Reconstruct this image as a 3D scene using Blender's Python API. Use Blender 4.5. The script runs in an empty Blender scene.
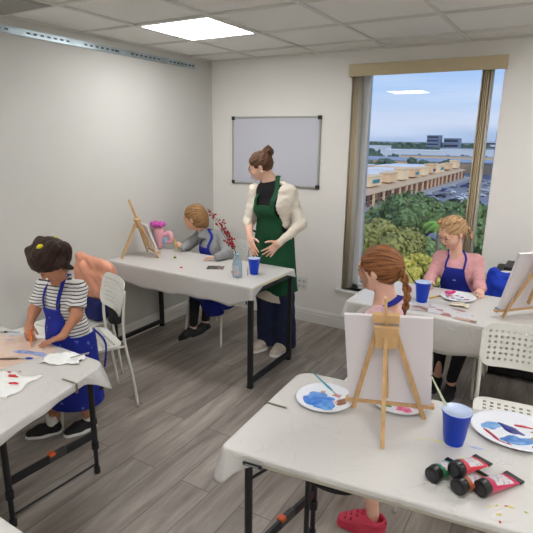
import bpy, math, random
import numpy as np
from mathutils import Vector, Matrix, Quaternion
C = bpy.context.scene.collection
random.seed(7); RNG = np.random.default_rng(7)
PI = math.pi
def V(*a): return Vector(a)
def lin(c):
    return tuple(((x/12.92) if x <= .04045 else ((x+.055)/1.055)**2.4) for x in [k/255 for k in c])
# ------------------------------------------------------------------ materials
MATS = {}
def mat(name, rgb, rough=.6, metal=0, var=.0, vscale=8, bump=0, bscale=40, sheen=0, trans=0, coat=0, sub=0, stretch=None, spec=.5):
    if name in MATS: return MATS[name]
    m = bpy.data.materials.new(name); m.use_nodes = True; MATS[name] = m
    N = m.node_tree.nodes; L = m.node_tree.links; b = N['Principled BSDF']
    col = (*lin(rgb), 1)
    b.inputs['Base Color'].default_value = col
    b.inputs['Roughness'].default_value = rough; b.inputs['Metallic'].default_value = metal
    b.inputs['Specular IOR Level'].default_value = spec
    if sheen: b.inputs['Sheen Weight'].default_value = sheen
    if coat: b.inputs['Coat Weight'].default_value = coat
    if sub:
        b.inputs['Subsurface Weight'].default_value = sub; b.inputs['Subsurface Radius'].default_value = (.01, .004, .002); b.inputs['Subsurface Scale'].default_value = 1
    if trans: b.inputs['Transmission Weight'].default_value = trans
    tc = N.new('ShaderNodeTexCoord'); mp = N.new('ShaderNodeMapping'); L.new(tc.outputs['Object'], mp.inputs['Vector'])
    if stretch: mp.inputs['Scale'].default_value = stretch
    if var:
        n = N.new('ShaderNodeTexNoise'); n.inputs['Scale'].default_value = vscale; n.inputs['Detail'].default_value = 4
        L.new(mp.outputs['Vector'], n.inputs['Vector'])
        r = N.new('ShaderNodeValToRGB'); r.color_ramp.elements[0].position = .3; r.color_ramp.elements[1].position = .7
        r.color_ramp.elements[0].color = tuple(x*(1-var) for x in col[:3])+(1,); r.color_ramp.elements[1].color = tuple(min(1, x*(1+var)) for x in col[:3])+(1,)
        L.new(n.outputs['Fac'], r.inputs['Fac']); L.new(r.outputs['Color'], b.inputs['Base Color'])
    if bump:
        n = N.new('ShaderNodeTexNoise'); n.inputs['Scale'].default_value = bscale; n.inputs['Detail'].default_value = 3
        L.new(mp.outputs['Vector'], n.inputs['Vector'])
        bp = N.new('ShaderNodeBump'); bp.inputs['Strength'].default_value = bump; bp.inputs['Distance'].default_value = .01
        L.new(n.outputs['Fac'], bp.inputs['Height']); L.new(bp.outputs['Normal'], b.inputs['Normal'])
    return m
def two_tone(name, c1, c2, scale=6, thr=.5, rough=.6, soft=.04, bump=0):
    m = bpy.data.materials.new(name); m.use_nodes = True; MATS[name] = m
    N = m.node_tree.nodes; L = m.node_tree.links; b = N['Principled BSDF']; b.inputs['Roughness'].default_value = rough
    tc = N.new('ShaderNodeTexCoord'); n = N.new('ShaderNodeTexNoise'); n.inputs['Scale'].default_value = scale; n.inputs['Detail'].default_value = 3
    L.new(tc.outputs['Object'], n.inputs['Vector'])
    r = N.new('ShaderNodeValToRGB'); r.color_ramp.elements[0].position = thr-soft; r.color_ramp.elements[1].position = thr+soft
    r.color_ramp.elements[0].color = (*lin(c1), 1); r.color_ramp.elements[1].color = (*lin(c2), 1)
    L.new(n.outputs['Fac'], r.inputs['Fac']); L.new(r.outputs['Color'], b.inputs['Base Color'])
    if bump:
        bp = N.new('ShaderNodeBump'); bp.inputs['Strength'].default_value = bump; bp.inputs['Distance'].default_value = .004
        L.new(n.outputs['Fac'], bp.inputs['Height']); L.new(bp.outputs['Normal'], b.inputs['Normal'])
    return m
def emis(name, rgb, s):
    m = bpy.data.materials.new(name); m.use_nodes = True
    b = m.node_tree.nodes['Principled BSDF']; b.inputs['Base Color'].default_value = (*lin(rgb), 1)
    b.inputs['Emission Color'].default_value = (*lin(rgb), 1); b.inputs['Emission Strength'].default_value = s
    return m
# ------------------------------------------------------------------ mesh collecting
class MB:
    def __init__(s): s.v = []; s.f = []; s.m = []; s.cur = 0
    def add(s, vs, fs):
        o = len(s.v); s.v += [tuple(p) for p in vs]; s.f += [tuple(i+o for i in f) for f in fs]; s.m += [s.cur]*len(fs); return s
    def box(s, c, h, R=None):
        R = R or Matrix.Identity(3); c = Vector(c)
        vs = [c + R @ Vector((sx*h[0], sy*h[1], sz*h[2])) for sz in (-1, 1) for sy in (-1, 1) for sx in (-1, 1)]
        return s.add(vs, [(0, 2, 3, 1), (4, 5, 7, 6), (0, 1, 5, 4), (2, 6, 7, 3), (0, 4, 6, 2), (1, 3, 7, 5)])
    def bar(s, a, b, w, t, up=(0, 0, 1)):
        a = Vector(a); b = Vector(b); z = (b-a); l = z.length; z.normalize(); x = Vector(up).cross(z)
        if x.length < 1e-4: x = Vector((1, 0, 0)).cross(z)
        x.normalize(); y = z.cross(x); R = Matrix((x, y, z)).transposed()
        return s.box((a+b)/2, (w/2, t/2, l/2), R)
    def tube(s, pts, r, n=10, caps=True):
        pts = [Vector(p) for p in pts]; k = len(pts); rs = r if hasattr(r, '__len__') else [r]*k
        T = [(pts[min(i+1, k-1)]-pts[max(i-1, 0)]).normalized() for i in range(k)]
        u = T[0].orthogonal().normalized(); vs = []; fs = []
        for i in range(k):
            u = (u - T[i]*u.dot(T[i])).normalized(); w = T[i].cross(u)
            vs += [pts[i] + rs[i]*(math.cos(2*PI*j/n)*u + math.sin(2*PI*j/n)*w) for j in range(n)]
        for i in range(k-1):
            for j in range(n): fs.append((i*n+j, i*n+(j+1) % n, (i+1)*n+(j+1) % n, (i+1)*n+j))
        if caps: fs.append(tuple(range(n-1, -1, -1))); fs.append(tuple((k-1)*n+j for j in range(n)))
        return s.add(vs, fs)
    def lathe(s, prof, c=(0, 0, 0), n=32, R=None, ell=1):
        R = R or Matrix.Identity(3); c = Vector(c); vs = []; fs = []
        for r, z in prof: vs += [c + R @ Vector((r*math.cos(2*PI*j/n), ell*r*math.sin(2*PI*j/n), z)) for j in range(n)]
        for i in range(len(prof)-1):
            for j in range(n): fs.append((i*n+j, i*n+(j+1) % n, (i+1)*n+(j+1) % n, (i+1)*n+j))
        if prof[0][0] > 1e-5: fs.append(tuple(range(n-1, -1, -1)))
        if prof[-1][0] > 1e-5: fs.append(tuple((len(prof)-1)*n+j for j in range(n)))
        return s.add(vs, fs)
    def ball(s, c, r, R=None, n=14, m=9):
        r = r if hasattr(r, '__len__') else (r, r, r); R = R or Matrix.Identity(3); c = Vector(c); vs = []; fs = []
        for i in range(m+1):
            t = PI*i/m
            vs += [c + R @ Vector((r[0]*math.sin(t)*math.cos(2*PI*j/n), r[1]*math.sin(t)*math.sin(2*PI*j/n), -r[2]*math.cos(t))) for j in range(n)]
        for i in range(m):
            for j in range(n): fs.append((i*n+j, i*n+(j+1) % n, (i+1)*n+(j+1) % n, (i+1)*n+j))
        return s.add(vs, fs)
    def prism(s, poly, z0, z1, R=None, c=(0, 0, 0)):
        R = R or Matrix.Identity(3); c = Vector(c); n = len(poly)
        vs = [c + R @ Vector((x, y, z0)) for x, y in poly] + [c + R @ Vector((x, y, z1)) for x, y in poly]
        return s.add(vs, [tuple(range(n-1, -1, -1)), tuple(range(n, 2*n))] + [(i, (i+1) % n, n+(i+1) % n, n+i) for i in range(n)])
    def build(s, name, mats, parent=None, origin=None, smooth=False, bevel=0, solid=0, subsurf=0, local=False):
        org = Vector(origin) if origin is not None else (Vector(parent['_w']) if (parent is not None and not local) else Vector((0, 0, 0)))
        me = bpy.data.meshes.new(name); me.from_pydata([tuple(Vector(p)-org) for p in s.v], [], s.f)
        for m in (mats if isinstance(mats, (list, tuple)) else [mats]): me.materials.append(m)
        me.polygons.foreach_set('material_index', s.m)
        if smooth: me.polygons.foreach_set('use_smooth', [True]*len(s.f))
        me.update(); o = bpy.data.objects.new(name, me); C.objects.link(o)
        if parent is not None: o.parent = parent; o['_w'] = tuple(org)
        elif origin is not None: o.location = org; o['_w'] = tuple(org)
        else: o['_w'] = (0, 0, 0)
        if solid: md = o.modifiers.new('s', 'SOLIDIFY'); md.thickness = solid; md.offset = 0
        if bevel: md = o.modifiers.new('b', 'BEVEL'); md.width = bevel; md.segments = 2; md.limit_method = 'ANGLE'; md.harden_normals = False
        if subsurf: md = o.modifiers.new('u', 'SUBSURF'); md.levels = md.render_levels = subsurf
        return o
def weld(o):
    md = o.modifiers.new('w', 'WELD'); md.merge_threshold = 1e-4
    return o
def thing(name, label, cat, loc=(0, 0, 0), group=None):
    o = bpy.data.objects.new(name, None); C.objects.link(o); o.location = loc; o['label'] = label; o['category'] = cat; o['_w'] = tuple(loc)
    o.empty_display_size = .05
    if group: o['group'] = group
    return o
def tag(o, label, cat, group=None, kind=None):
    o['label'] = label; o['category'] = cat
    if group: o['group'] = group
    if kind: o['kind'] = kind
    return o
def dup(root, loc, rz=0, label=None, group=None, sc=None):
    def cp(o, par):
        c = o.copy(); C.objects.link(c)
        if par is not None: c.parent = par
        for ch in [x for x in C.objects if x.parent == o]: cp(ch, c)
        return c
    r = cp(root, None); r.location = loc; r.rotation_euler = (0, 0, rz)
    if sc: r.scale = sc
    if label: r['label'] = label
    if group: r['group'] = group
    return r
def struct(o): o['kind'] = 'structure'; return o
def spl(pts, n=6):
    P = [Vector(p) for p in pts]; out = []
    for i in range(len(P)-1):
        p0, p1, p2, p3 = P[max(i-1, 0)], P[i], P[i+1], P[min(i+2, len(P)-1)]
        for k in range(n):
            t = k/n; out.append(.5*((2*p1)+(p2-p0)*t+(2*p0-5*p1+4*p2-p3)*t*t+(3*p1-p0-3*p2+p3)*t**3))
    return out+[P[-1]]
def blob(c, rx, ry, rot=0, seed=0, h=.0025, n=26, k=2):
    r_ = random.Random(seed); ph = [r_.random()*6.28 for _ in range(5)]
    am = [.16, .13, .1, .07, .05]; mb = MB(); vs = []; fs = []
    rings = [(1, 0), (.9, h*.8), (.5, h), ]
    for s_, z in rings:
        for j in range(n):
            a = 2*PI*j/n; rr = s_*(1+sum(am[i]*math.sin((i+2)*a+ph[i]) for i in range(5)))
            x = rx*rr*math.cos(a); y = ry*rr*math.sin(a)
            vs.append((c[0]+x*math.cos(rot)-y*math.sin(rot), c[1]+x*math.sin(rot)+y*math.cos(rot), c[2]+z))
    for i in range(2):
        for j in range(n): fs.append((i*n+j, i*n+(j+1) % n, (i+1)*n+(j+1) % n, (i+1)*n+j))
    fs.append(tuple(2*n+j for j in range(n))); return mb.add(vs, fs)

# ------------------------------------------------------------------ camera
FW = Vector((-0.49826133, 0.83028339, -0.24973013)); RT = Vector((0.85549195, 0.5176246, 0.01408141)); UP = Vector((-0.14095802, 0.2066259, 0.96821308))
cam = bpy.data.cameras.new('camera'); co = bpy.data.objects.new('camera', cam); C.objects.link(co)
cam.sensor_width = 36; cam.lens = 498.81/533*36; cam.clip_end = 6000; cam.clip_start = .05
M = Matrix((RT, UP, -FW)).transposed().to_4x4(); M.translation = Vector((3.12682, -4.12666, 1.72)); co.matrix_world = M
bpy.context.scene.camera = co
vs_ = bpy.context.scene.view_settings; bpy.context.scene.display_settings.display_device = 'sRGB'
vs_.view_transform = 'Standard'; vs_.look = 'None'; vs_.exposure = 1.06; vs_.gamma = 1; vs_.use_curve_mapping = False

# ------------------------------------------------------------------ world: cool evening sky with flat cloud bands
w = bpy.data.worlds.new('sky'); bpy.context.scene.world = w; w.use_nodes = True
N = w.node_tree.nodes; L = w.node_tree.links; bg = N['Background']
tc = N.new('ShaderNodeTexCoord'); sep = N.new('ShaderNodeSeparateXYZ'); L.new(tc.outputs['Generated'], sep.inputs[0])
ramp = N.new('ShaderNodeValToRGB'); L.new(sep.outputs['Z'], ramp.inputs['Fac'])
cr = ramp.color_ramp
for i, (p, c_) in enumerate([(0, (150, 168, 200)), (.012, (160, 178, 208)), (.03, (192, 198, 218)), (.07, (172, 192, 222)), (.16, (150, 182, 226)), (.5, (140, 165, 210))]):
    e = cr.elements[i] if i < 2 else cr.elements.new(p)
    e.position = p; e.color = (*lin(c_), 1)
mp = N.new('ShaderNodeMapping'); mp.inputs['Scale'].default_value = (1.3, 1.3, 16); L.new(tc.outputs['Generated'], mp.inputs['Vector'])
nz = N.new('ShaderNodeTexNoise'); nz.inputs['Scale'].default_value = 2.2; nz.inputs['Detail'].default_value = 5; L.new(mp.outputs['Vector'], nz.inputs['Vector'])
rr = N.new('ShaderNodeValToRGB'); rr.color_ramp.elements[0].position = .42; rr.color_ramp.elements[1].position = .72; rr.color_ramp.elements[1].color = (.55, .55, .55, 1); L.new(nz.outputs['Fac'], rr.inputs['Fac'])
mx = N.new('ShaderNodeMixRGB'); mx.inputs['Color2'].default_value = (*lin((206, 212, 228)), 1); L.new(rr.outputs['Color'], mx.inputs['Fac']); L.new(ramp.outputs['Color'], mx.inputs['Color1'])
L.new(mx.outputs['Color'], bg.inputs['Color']); bg.inputs['Strength'].default_value = .66

sl = bpy.data.lights.new('fill_sun', 'SUN'); sl.energy = 1.1; sl.angle = math.radians(25); sl.color = (1, .93, .84); so = bpy.data.objects.new('fill_sun', sl); C.objects.link(so); so.location = (60, -60, 90)  # soft sun added to brighten the facades and trees outside
so.rotation_euler = Vector((-.62, .62, -.48)).to_track_quat('-Z', 'Y').to_euler()
# ------------------------------------------------------------------ room shell
XR, YF, ZC = 6.0, -6.3, 2.4225
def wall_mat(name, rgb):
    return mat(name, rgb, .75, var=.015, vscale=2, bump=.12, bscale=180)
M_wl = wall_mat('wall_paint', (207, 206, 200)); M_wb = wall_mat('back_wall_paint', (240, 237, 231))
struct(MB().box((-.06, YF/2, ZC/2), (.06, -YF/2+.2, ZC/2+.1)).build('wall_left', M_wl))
b = MB()
OX0, OX1, OZ0, OZ1 = 1.455, 2.612, .385, 2.30
b.box(((OX0-.1)/2, .08, ZC/2), ((OX0+.1)/2, .08, ZC/2+.1)); b.box(((OX1+XR)/2, .08, ZC/2), ((XR-OX1)/2, .08, ZC/2+.1))
b.box(((OX0+OX1)/2, .08, OZ0/2-.05), ((OX1-OX0)/2, .08, OZ0/2+.05)); b.box(((OX0+OX1)/2, .08, (OZ1+ZC+.1)/2), ((OX1-OX0)/2, .08, (ZC+.1-OZ1)/2))
struct(b.build('wall_back', M_wb))
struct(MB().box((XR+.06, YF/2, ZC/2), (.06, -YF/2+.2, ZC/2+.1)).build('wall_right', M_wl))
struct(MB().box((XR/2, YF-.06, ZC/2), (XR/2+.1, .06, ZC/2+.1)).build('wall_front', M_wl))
# floor: grey-brown wood planks running towards the window wall
fm = bpy.data.materials.new('vinyl_planks'); fm.use_nodes = True; N = fm.node_tree.nodes; L = fm.node_tree.links; pb = N['Principled BSDF']
tc = N.new('ShaderNodeTexCoord'); mp = N.new('ShaderNodeMapping'); mp.inputs['Rotation'].default_value = (0, 0, PI/2); L.new(tc.outputs['Object'], mp.inputs['Vector'])
br = N.new('ShaderNodeTexBrick'); L.new(mp.outputs['Vector'], br.inputs['Vector']); br.inputs['Scale'].default_value = 1; br.inputs['Brick Width'].default_value = 1.22; br.inputs['Row Height'].default_value = .18
br.inputs['Mortar Size'].default_value = .0013; br.inputs['Color1'].default_value = (.0, 0, 0, 1); br.inputs['Color2'].default_value = (1, 1, 1, 1); br.inputs['Mortar'].default_value = (.5, .5, .5, 1); br.offset = .37
mg = N.new('ShaderNodeMapping'); mg.inputs['Scale'].default_value = (9, 1.1, 1); L.new(tc.outputs['Object'], mg.inputs['Vector'])
ad = N.new('ShaderNodeMixRGB'); ad.blend_type = 'ADD'; ad.inputs['Fac'].default_value = 1; L.new(mg.outputs['Vector'], ad.inputs['Color1'])
sc_ = N.new('ShaderNodeMixRGB'); sc_.blend_type = 'MULTIPLY'; sc_.inputs['Fac'].default_value = 1; sc_.inputs['Color2'].default_value = (7, 7, 7, 1); L.new(br.outputs['Color'], sc_.inputs['Color1']); L.new(sc_.outputs['Color'], ad.inputs['Color2'])
n1 = N.new('ShaderNodeTexNoise'); n1.inputs['Scale'].default_value = 1.6; n1.inputs['Detail'].default_value = 6; n1.inputs['Roughness'].default_value = .62; n1.inputs['Distortion'].default_value = .6; L.new(ad.outputs['Color'], n1.inputs['Vector'])
r1 = N.new('ShaderNodeValToRGB'); e = r1.color_ramp.elements; e[0].position = .25; e[0].color = (*lin((122, 112, 104)), 1); e[1].position = .75; e[1].color = (*lin((192, 182, 172)), 1)
e2 = r1.color_ramp.elements.new(.5); e2.color = (*lin((158, 148, 139)), 1); L.new(n1.outputs['Fac'], r1.inputs['Fac'])
tone = N.new('ShaderNodeMixRGB'); tone.blend_type = 'MULTIPLY'; tone.inputs['Fac'].default_value = .26; L.new(r1.outputs['Color'], tone.inputs['Color1']); L.new(br.outputs['Color'], tone.inputs['Color2'])
sm = N.new('ShaderNodeMixRGB'); sm.inputs['Color2'].default_value = (*lin((60, 54, 50)), 1); L.new(br.outputs['Fac'], sm.inputs['Fac']); L.new(tone.outputs['Color'], sm.inputs['Color1'])
L.new(sm.outputs['Color'], pb.inputs['Base Color']); pb.inputs['Roughness'].default_value = .42; pb.inputs['Specular IOR Level'].default_value = .4
bp = N.new('ShaderNodeBump'); bp.inputs['Strength'].default_value = .15; bp.inputs['Distance'].default_value = .003; L.new(n1.outputs['Fac'], bp.inputs['Height']); L.new(bp.outputs['Normal'], pb.inputs['Normal'])
struct(MB().box((XR/2, YF/2, -.05), (XR/2+.1, -YF/2+.16, .05)).build('floor', fm))
# ceiling: mineral tiles in a T-bar grid
cm = mat('ceiling_tile', (240, 239, 233), .9, var=.05, vscale=170, bump=.5, bscale=160)
b = MB(); GX = [.52+.61*k for k in range(-1, 10)]; GY = [-.34-.59*k for k in range(-1, 11)]
b.box((XR/2, YF/2, ZC+.05), (XR/2+.1, -YF/2+.16, .04))
struct(b.build('ceiling', cm))
b = MB()
for x in GX:
    if 0 < x < XR: b.box((x, YF/2, ZC+.006), (.011, -YF/2, .009))
for y in GY:
    if YF < y < 0: b.box((XR/2, y, ZC+.0055), (XR/2, .011, .009))
for q_ in ((.009, YF/2, .009, -YF/2), (XR/2, -.009, XR/2, .009)): b.box((q_[0], q_[1], ZC+.005), (q_[2], q_[3], .010))
struct(b.build('trim_1', mat('grid_paint', (220, 219, 213), .6)))
# skirting
def skirting(name, a, bb, n):
    a = Vector(a); bb = Vector(bb); n = Vector(n); prof = [(0, 0), (.014, 0), (.014, .085), (.011, .092), (.011, .112), (.006, .122), (.004, .131), (0, .131)]
    vs = [p + n*x + Vector((0, 0, z)) for p in (a, bb) for x, z in prof]; k = len(prof)
    m_ = MB().add(vs, [(i, (i+1) % k, k+(i+1) % k, k+i) for i in range(k)]+[tuple(range(k-1, -1, -1)), tuple(range(k, 2*k))])
    return struct(m_.build(name, mat('trim_paint', (232, 230, 224), .4)))
skirting('baseboard_left', (0, YF, 0), (0, 0, 0), (1, 0, 0)); skirting('baseboard_back', (0, 0, 0), (XR, 0, 0), (0, -1, 0)); skirting('baseboard_right', (XR, YF, 0), (XR, 0, 0), (-1, 0, 0))
# window
M_fr = mat('window_frame_paint', (226, 228, 230), .4)
wr = bpy.data.objects.new('window_1', None); C.objects.link(wr); wr.location = (2.03, .1, OZ0); wr['kind'] = 'structure'; wr['_w'] = (2.03, .1, OZ0)
b = MB(); f = .045
b.box((OX0+.065, .115, 1.34), (.065, .03, .96)); b.box((OX1-.006, .115, 1.34), (.006, .03, .96)); b.box((2.03, .115, OZ0+f/2), (.58, .03, f/2)); b.box((2.03, .115, OZ1-.02), (.58, .03, .02))
b.build('window_frame', M_fr, wr, bevel=.003)
gm = bpy.data.materials.new('window_glass'); gm.use_nodes = True; N = gm.node_tree.nodes; L = gm.node_tree.links; N.remove(N['Principled BSDF'])
mxs = N.new('ShaderNodeMixShader'); tr = N.new('ShaderNodeBsdfTransparent'); gl = N.new('ShaderNodeBsdfGlossy'); gl.inputs['Roughness'].default_value = .0; fr = N.new('ShaderNodeFresnel'); fr.inputs['IOR'].default_value = 1.45
tr.inputs['Color'].default_value = (.93, .96, .98, 1)
L.new(fr.outputs[0], mxs.inputs['Fac']); L.new(tr.outputs[0], mxs.inputs[1]); L.new(gl.outputs[0], mxs.inputs[2]); L.new(mxs.outputs[0], N['Material Output'].inputs['Surface'])
MB().box((2.03, .118, 1.34), (.575, .003, .95)).build('window_pane', gm, wr)
MB().box((2.033, .03, OZ0-.012), (.625, .062, .012)).build('window_sill', mat('sill_paint', (230, 229, 225), .35), wr, bevel=.004)
# vertical blind: valence + two stacks of vanes
vb = thing('vertical_blind', 'beige vertical blind with fabric valence, vanes stacked at both sides of window', 'blind', (2.03, 0, OZ0+.01))
M_val = mat('valence_vinyl', (192, 176, 142), .5, var=.03, vscale=20); M_vane = mat('vane_fabric', (206, 190, 158), .7, var=.10, vscale=60, stretch=(1, 1, .05)); M_vl = mat('vane_light', (214, 207, 192), .6)
b = MB(); b.box((2.035, -.052, 2.262), (.592, .005, .047)); b.box((1.448, -.028, 2.262), (.005, .026, .047)); b.box((2.622, -.028, 2.262), (.005, .026, .047)); b.box((2.035, -.028, 2.306), (.592, .026, .003))
b.build('valence', M_val, vb, bevel=.002)
MB().box((2.035, -.005, 2.285), (.57, .016, .015)).build('headrail', M_fr, vb)
def vane(x, ang, m_):
    R = Matrix.Rotation(ang, 3, 'Z'); vs = []; fs = []; n = 7
    for z in (OZ0+.02, 2.262):
        for i in range(n):
            u = (i/(n-1)-.5); p = R @ Vector((.006*math.cos(u*PI), u*.089, 0)); vs.append((x+p.x, .022+p.y, z))
    for i in range(n-1): fs.append((i, i+1, n+i+1, n+i))
    MB().add(vs, fs).build('vane', m_, vb, smooth=True, solid=.0015)
for i in range(4): vane(1.490+.0125*i, -.10+.06*math.sin(i*2.1), M_vane if i != 3 else M_vl)
for i in range(5): vane(2.472+.0150*i, -.15+.08*math.sin(i*1.7), M_vane if i < 4 else M_vl)
# ceiling lights (one in view, one mirrored in the pane, the rest of the regular pattern, plus an unseen rear row added for ambient light)
M_diff = emis('light_diffuser', (251, 251, 252), 9.0)
for i, (x, y) in enumerate([(.825, -1.225), (.825, -3.585), (3.265, -1.225), (3.265, -3.585), (5.4, -1.225), (5.4, -3.585), (3.265, -5.355), (5.4, -5.355)]):
    lt = thing('ceiling_light', ['square ceiling light panel glowing white above the far table', 'square ceiling light panel mirrored in the window, nearest the left wall', 'square ceiling light panel above the window table', 'square ceiling light panel over the nearest table', 'square ceiling light panel in right corner by the window wall', 'square ceiling light panel near right wall', 'unseen square light panel added behind the nearest table for ambient light', 'unseen square light panel added in the rear right corner for ambient light'][i], 'ceiling light', (x, y, ZC-.004))
    b = MB()
    for sx in (-1, 1): b.box((x+sx*.284, y, ZC+.001), (.01, .282, .004)); b.box((x, y+sx*.272, ZC+.0012), (.276, .01, .004))
    b.build('frame', M_fr, lt); MB().box((x, y, ZC+.002), (.275, .263, .002)).build('diffuser', M_diff, lt)
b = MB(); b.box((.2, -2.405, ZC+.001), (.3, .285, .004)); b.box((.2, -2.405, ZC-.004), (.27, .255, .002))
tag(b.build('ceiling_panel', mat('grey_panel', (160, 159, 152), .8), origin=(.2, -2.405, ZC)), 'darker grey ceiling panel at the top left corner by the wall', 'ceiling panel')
# slotted steel channel on left wall
sc = thing('slotted_rail', 'long galvanised slotted steel rail fixed high along the left wall', 'rail', (0, -1.4, 2.335))
M_gal = mat('galvanised_steel', (176, 190, 196), .35, .75, var=.25, vscale=6)
b = MB(); b.box((.011, -2.35, 2.348), (.0015, 2.08, .021)); b.box((.006, -2.35, 2.3685), (.006, 2.08, .0015)); b.box((.006, -2.35, 2.3275), (.006, 2.08, .0015)); b.box((.0135, -2.35, 2.362), (.0015, 2.08, .003)); b.box((.0135, -2.35, 2.334), (.0015, 2.08, .003))
b.build('channel', M_gal, sc)
y = -.3; k = 0
while y > -3.6:
    if k % 9 < 7: MB().box((.0128, y, 2.348), (.0006, .013, .0055)).build('slot', mat('slot_dark', (60, 70, 76), .6), sc)
    y -= .05; k += 1
for y in (-.34, -1.22, -1.9, -2.6): MB().lathe([(.008, 0), (.008, .004), (.004, .006), (0.0, .006)], (.0128, y, 2.348), 6, Matrix.Rotation(PI/2, 3, 'Y')).build('bolt', mat('bolt_steel', (90, 92, 95), .4, .8), sc)
# whiteboard
wb = thing('whiteboard', 'blank wall-mounted whiteboard with grey frame behind the woman', 'whiteboard', (.72, -.01, 1.286))
MB().box((.7215, -.009, 1.5975), (.462, .006, .306)).build('panel', mat('board_white', (205, 206, 216), .25, coat=.3), wb)
b = MB()
for sx in (-1, 1): b.box((.7215+sx*.462, -.011, 1.5975), (.008, .010, .3))
for sz in (-1, 1): b.box((.7215, -.011, 1.5975+sz*.306), (.458, .0101, .008))
b.build('frame', mat('aluminium', (178, 180, 176), .35, .6), wb, bevel=.002)
for sx in (-1, 1):
    for sz in (-1, 1): MB().box((.7215+sx*.457, -.012, 1.5975+sz*.301), (.017, .0125, .017)).build('corner_cap', mat('black_plastic', (28, 28, 30), .5), wb, bevel=.004)
# outlet
ol = thing('wall_outlet', 'white double wall outlet plate low on the back wall beside the woman', 'outlet', (1.05, 0, .30))
MB().box((1.05, -.0035, .372), (.058, .0035, .062)).build('plate', mat('outlet_white', (226, 225, 220), .4), ol, bevel=.002)
for dx in (-.024, .024):
    for z in (.395, .345):
        b = MB(); b.box((1.05+dx, -.0075, z), (.014, .001, .013)); b.build('socket', mat('socket_grey', (200, 199, 194), .4), ol)
        b = MB()
        for ex in (-.005, .005): b.box((1.05+dx+ex, -.009, z), (.0012, .0006, .005))
        b.build('slot', mat('slot_black', (30, 30, 30), .5), ol)
# ================================================================== furniture
M_blk = mat('black_powder_coat', (26, 27, 30), .45, bump=.05, bscale=300); M_plas = mat('table_plastic', (214, 208, 192), .55, bump=.1, bscale=120)
M_white = mat('white_plastic', (234, 233, 225), .4, bump=.04, bscale=200); M_tubew = mat('white_enamel', (226, 224, 214), .35)
M_orange = mat('orange_plastic', (226, 96, 44), .4)
cl = mat('white_tablecloth', (228, 228, 222), .38, bump=.5, bscale=14); 
def cloth_material():
    m = bpy.data.materials.new('plastic_tablecloth'); m.use_nodes = True; N = m.node_tree.nodes; L = m.node_tree.links; b = N['Principled BSDF']
    b.inputs['Base Color'].default_value = (*lin((208, 205, 200)), 1); b.inputs['Roughness'].default_value = .33; b.inputs['Specular IOR Level'].default_value = .45
    tc = N.new('ShaderNodeTexCoord'); v = N.new('ShaderNodeTexNoise'); v.inputs['Scale'].default_value = 5; v.inputs['Detail'].default_value = 5; v.inputs['Distortion'].default_value = 1.5
    n = N.new('ShaderNodeTexVoronoi'); n.feature = 'DISTANCE_TO_EDGE'; n.inputs['Scale'].default_value = 4.5
    mxv = N.new('ShaderNodeMixRGB'); mxv.inputs['Fac'].default_value = .25; L.new(tc.outputs['Object'], mxv.inputs['Color1']); L.new(v.outputs['Color'], mxv.inputs['Color2']); L.new(tc.outputs['Object'], v.inputs['Vector']); L.new(mxv.outputs['Color'], n.inputs['Vector'])
    r = N.new('ShaderNodeValToRGB'); r.color_ramp.elements[0].color = (1, 1, 1, 1); r.color_ramp.elements[1].color = (0, 0, 0, 1); r.color_ramp.elements[1].position = .035; L.new(n.outputs['Distance'], r.inputs['Fac'])
    a = N.new('ShaderNodeMath'); a.operation = 'MULTIPLY_ADD'; a.inputs[1].default_value = .35; L.new(r.outputs['Color'], a.inputs[0]); L.new(v.outputs['Fac'], a.inputs[2])
    bp = N.new('ShaderNodeBump'); bp.inputs['Strength'].default_value = .35; bp.inputs['Distance'].default_value = .008; L.new(a.outputs[0], bp.inputs['Height']); L.new(bp.outputs['Normal'], b.inputs['Normal'])
    return m
M_cloth = cloth_material()
def outline(quad, rad, n=7, step=.02):
    """rounded polygon outline of a table top, counter-clockwise, list of (pos2d, outward2d, side index, corner flag)"""
    q = [Vector(p) for p in quad]; out = []; k = len(q)
    for i in range(k):
        p0, p1, p2 = q[i-1], q[i], q[(i+1) % k]; a = (p0-p1).normalized(); b_ = (p2-p1).normalized(); r = rad[i]
        s = p1+a*r; e = p1+b_*r; 
        for j in range(n+1):
            t = j/n; out.append(((1-t)**2*s+2*t*(1-t)*p1+t*t*e, i, True))
        nx = q[(i+1) % k]; c = (p1-nx).normalized(); e2 = nx+c*rad[(i+1) % k]; m = max(2, int((e2-e).length/step))
        for j in range(1, m): out.append((e+(e2-e)*j/m, i, False))
    res = []
    for j, (p, i, c) in enumerate(out):
        t = (out[(j+1) % len(out)][0]-out[j-1][0]).normalized(); res.append((p, Vector((t.y, -t.x)), i, c))
    return res
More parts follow.
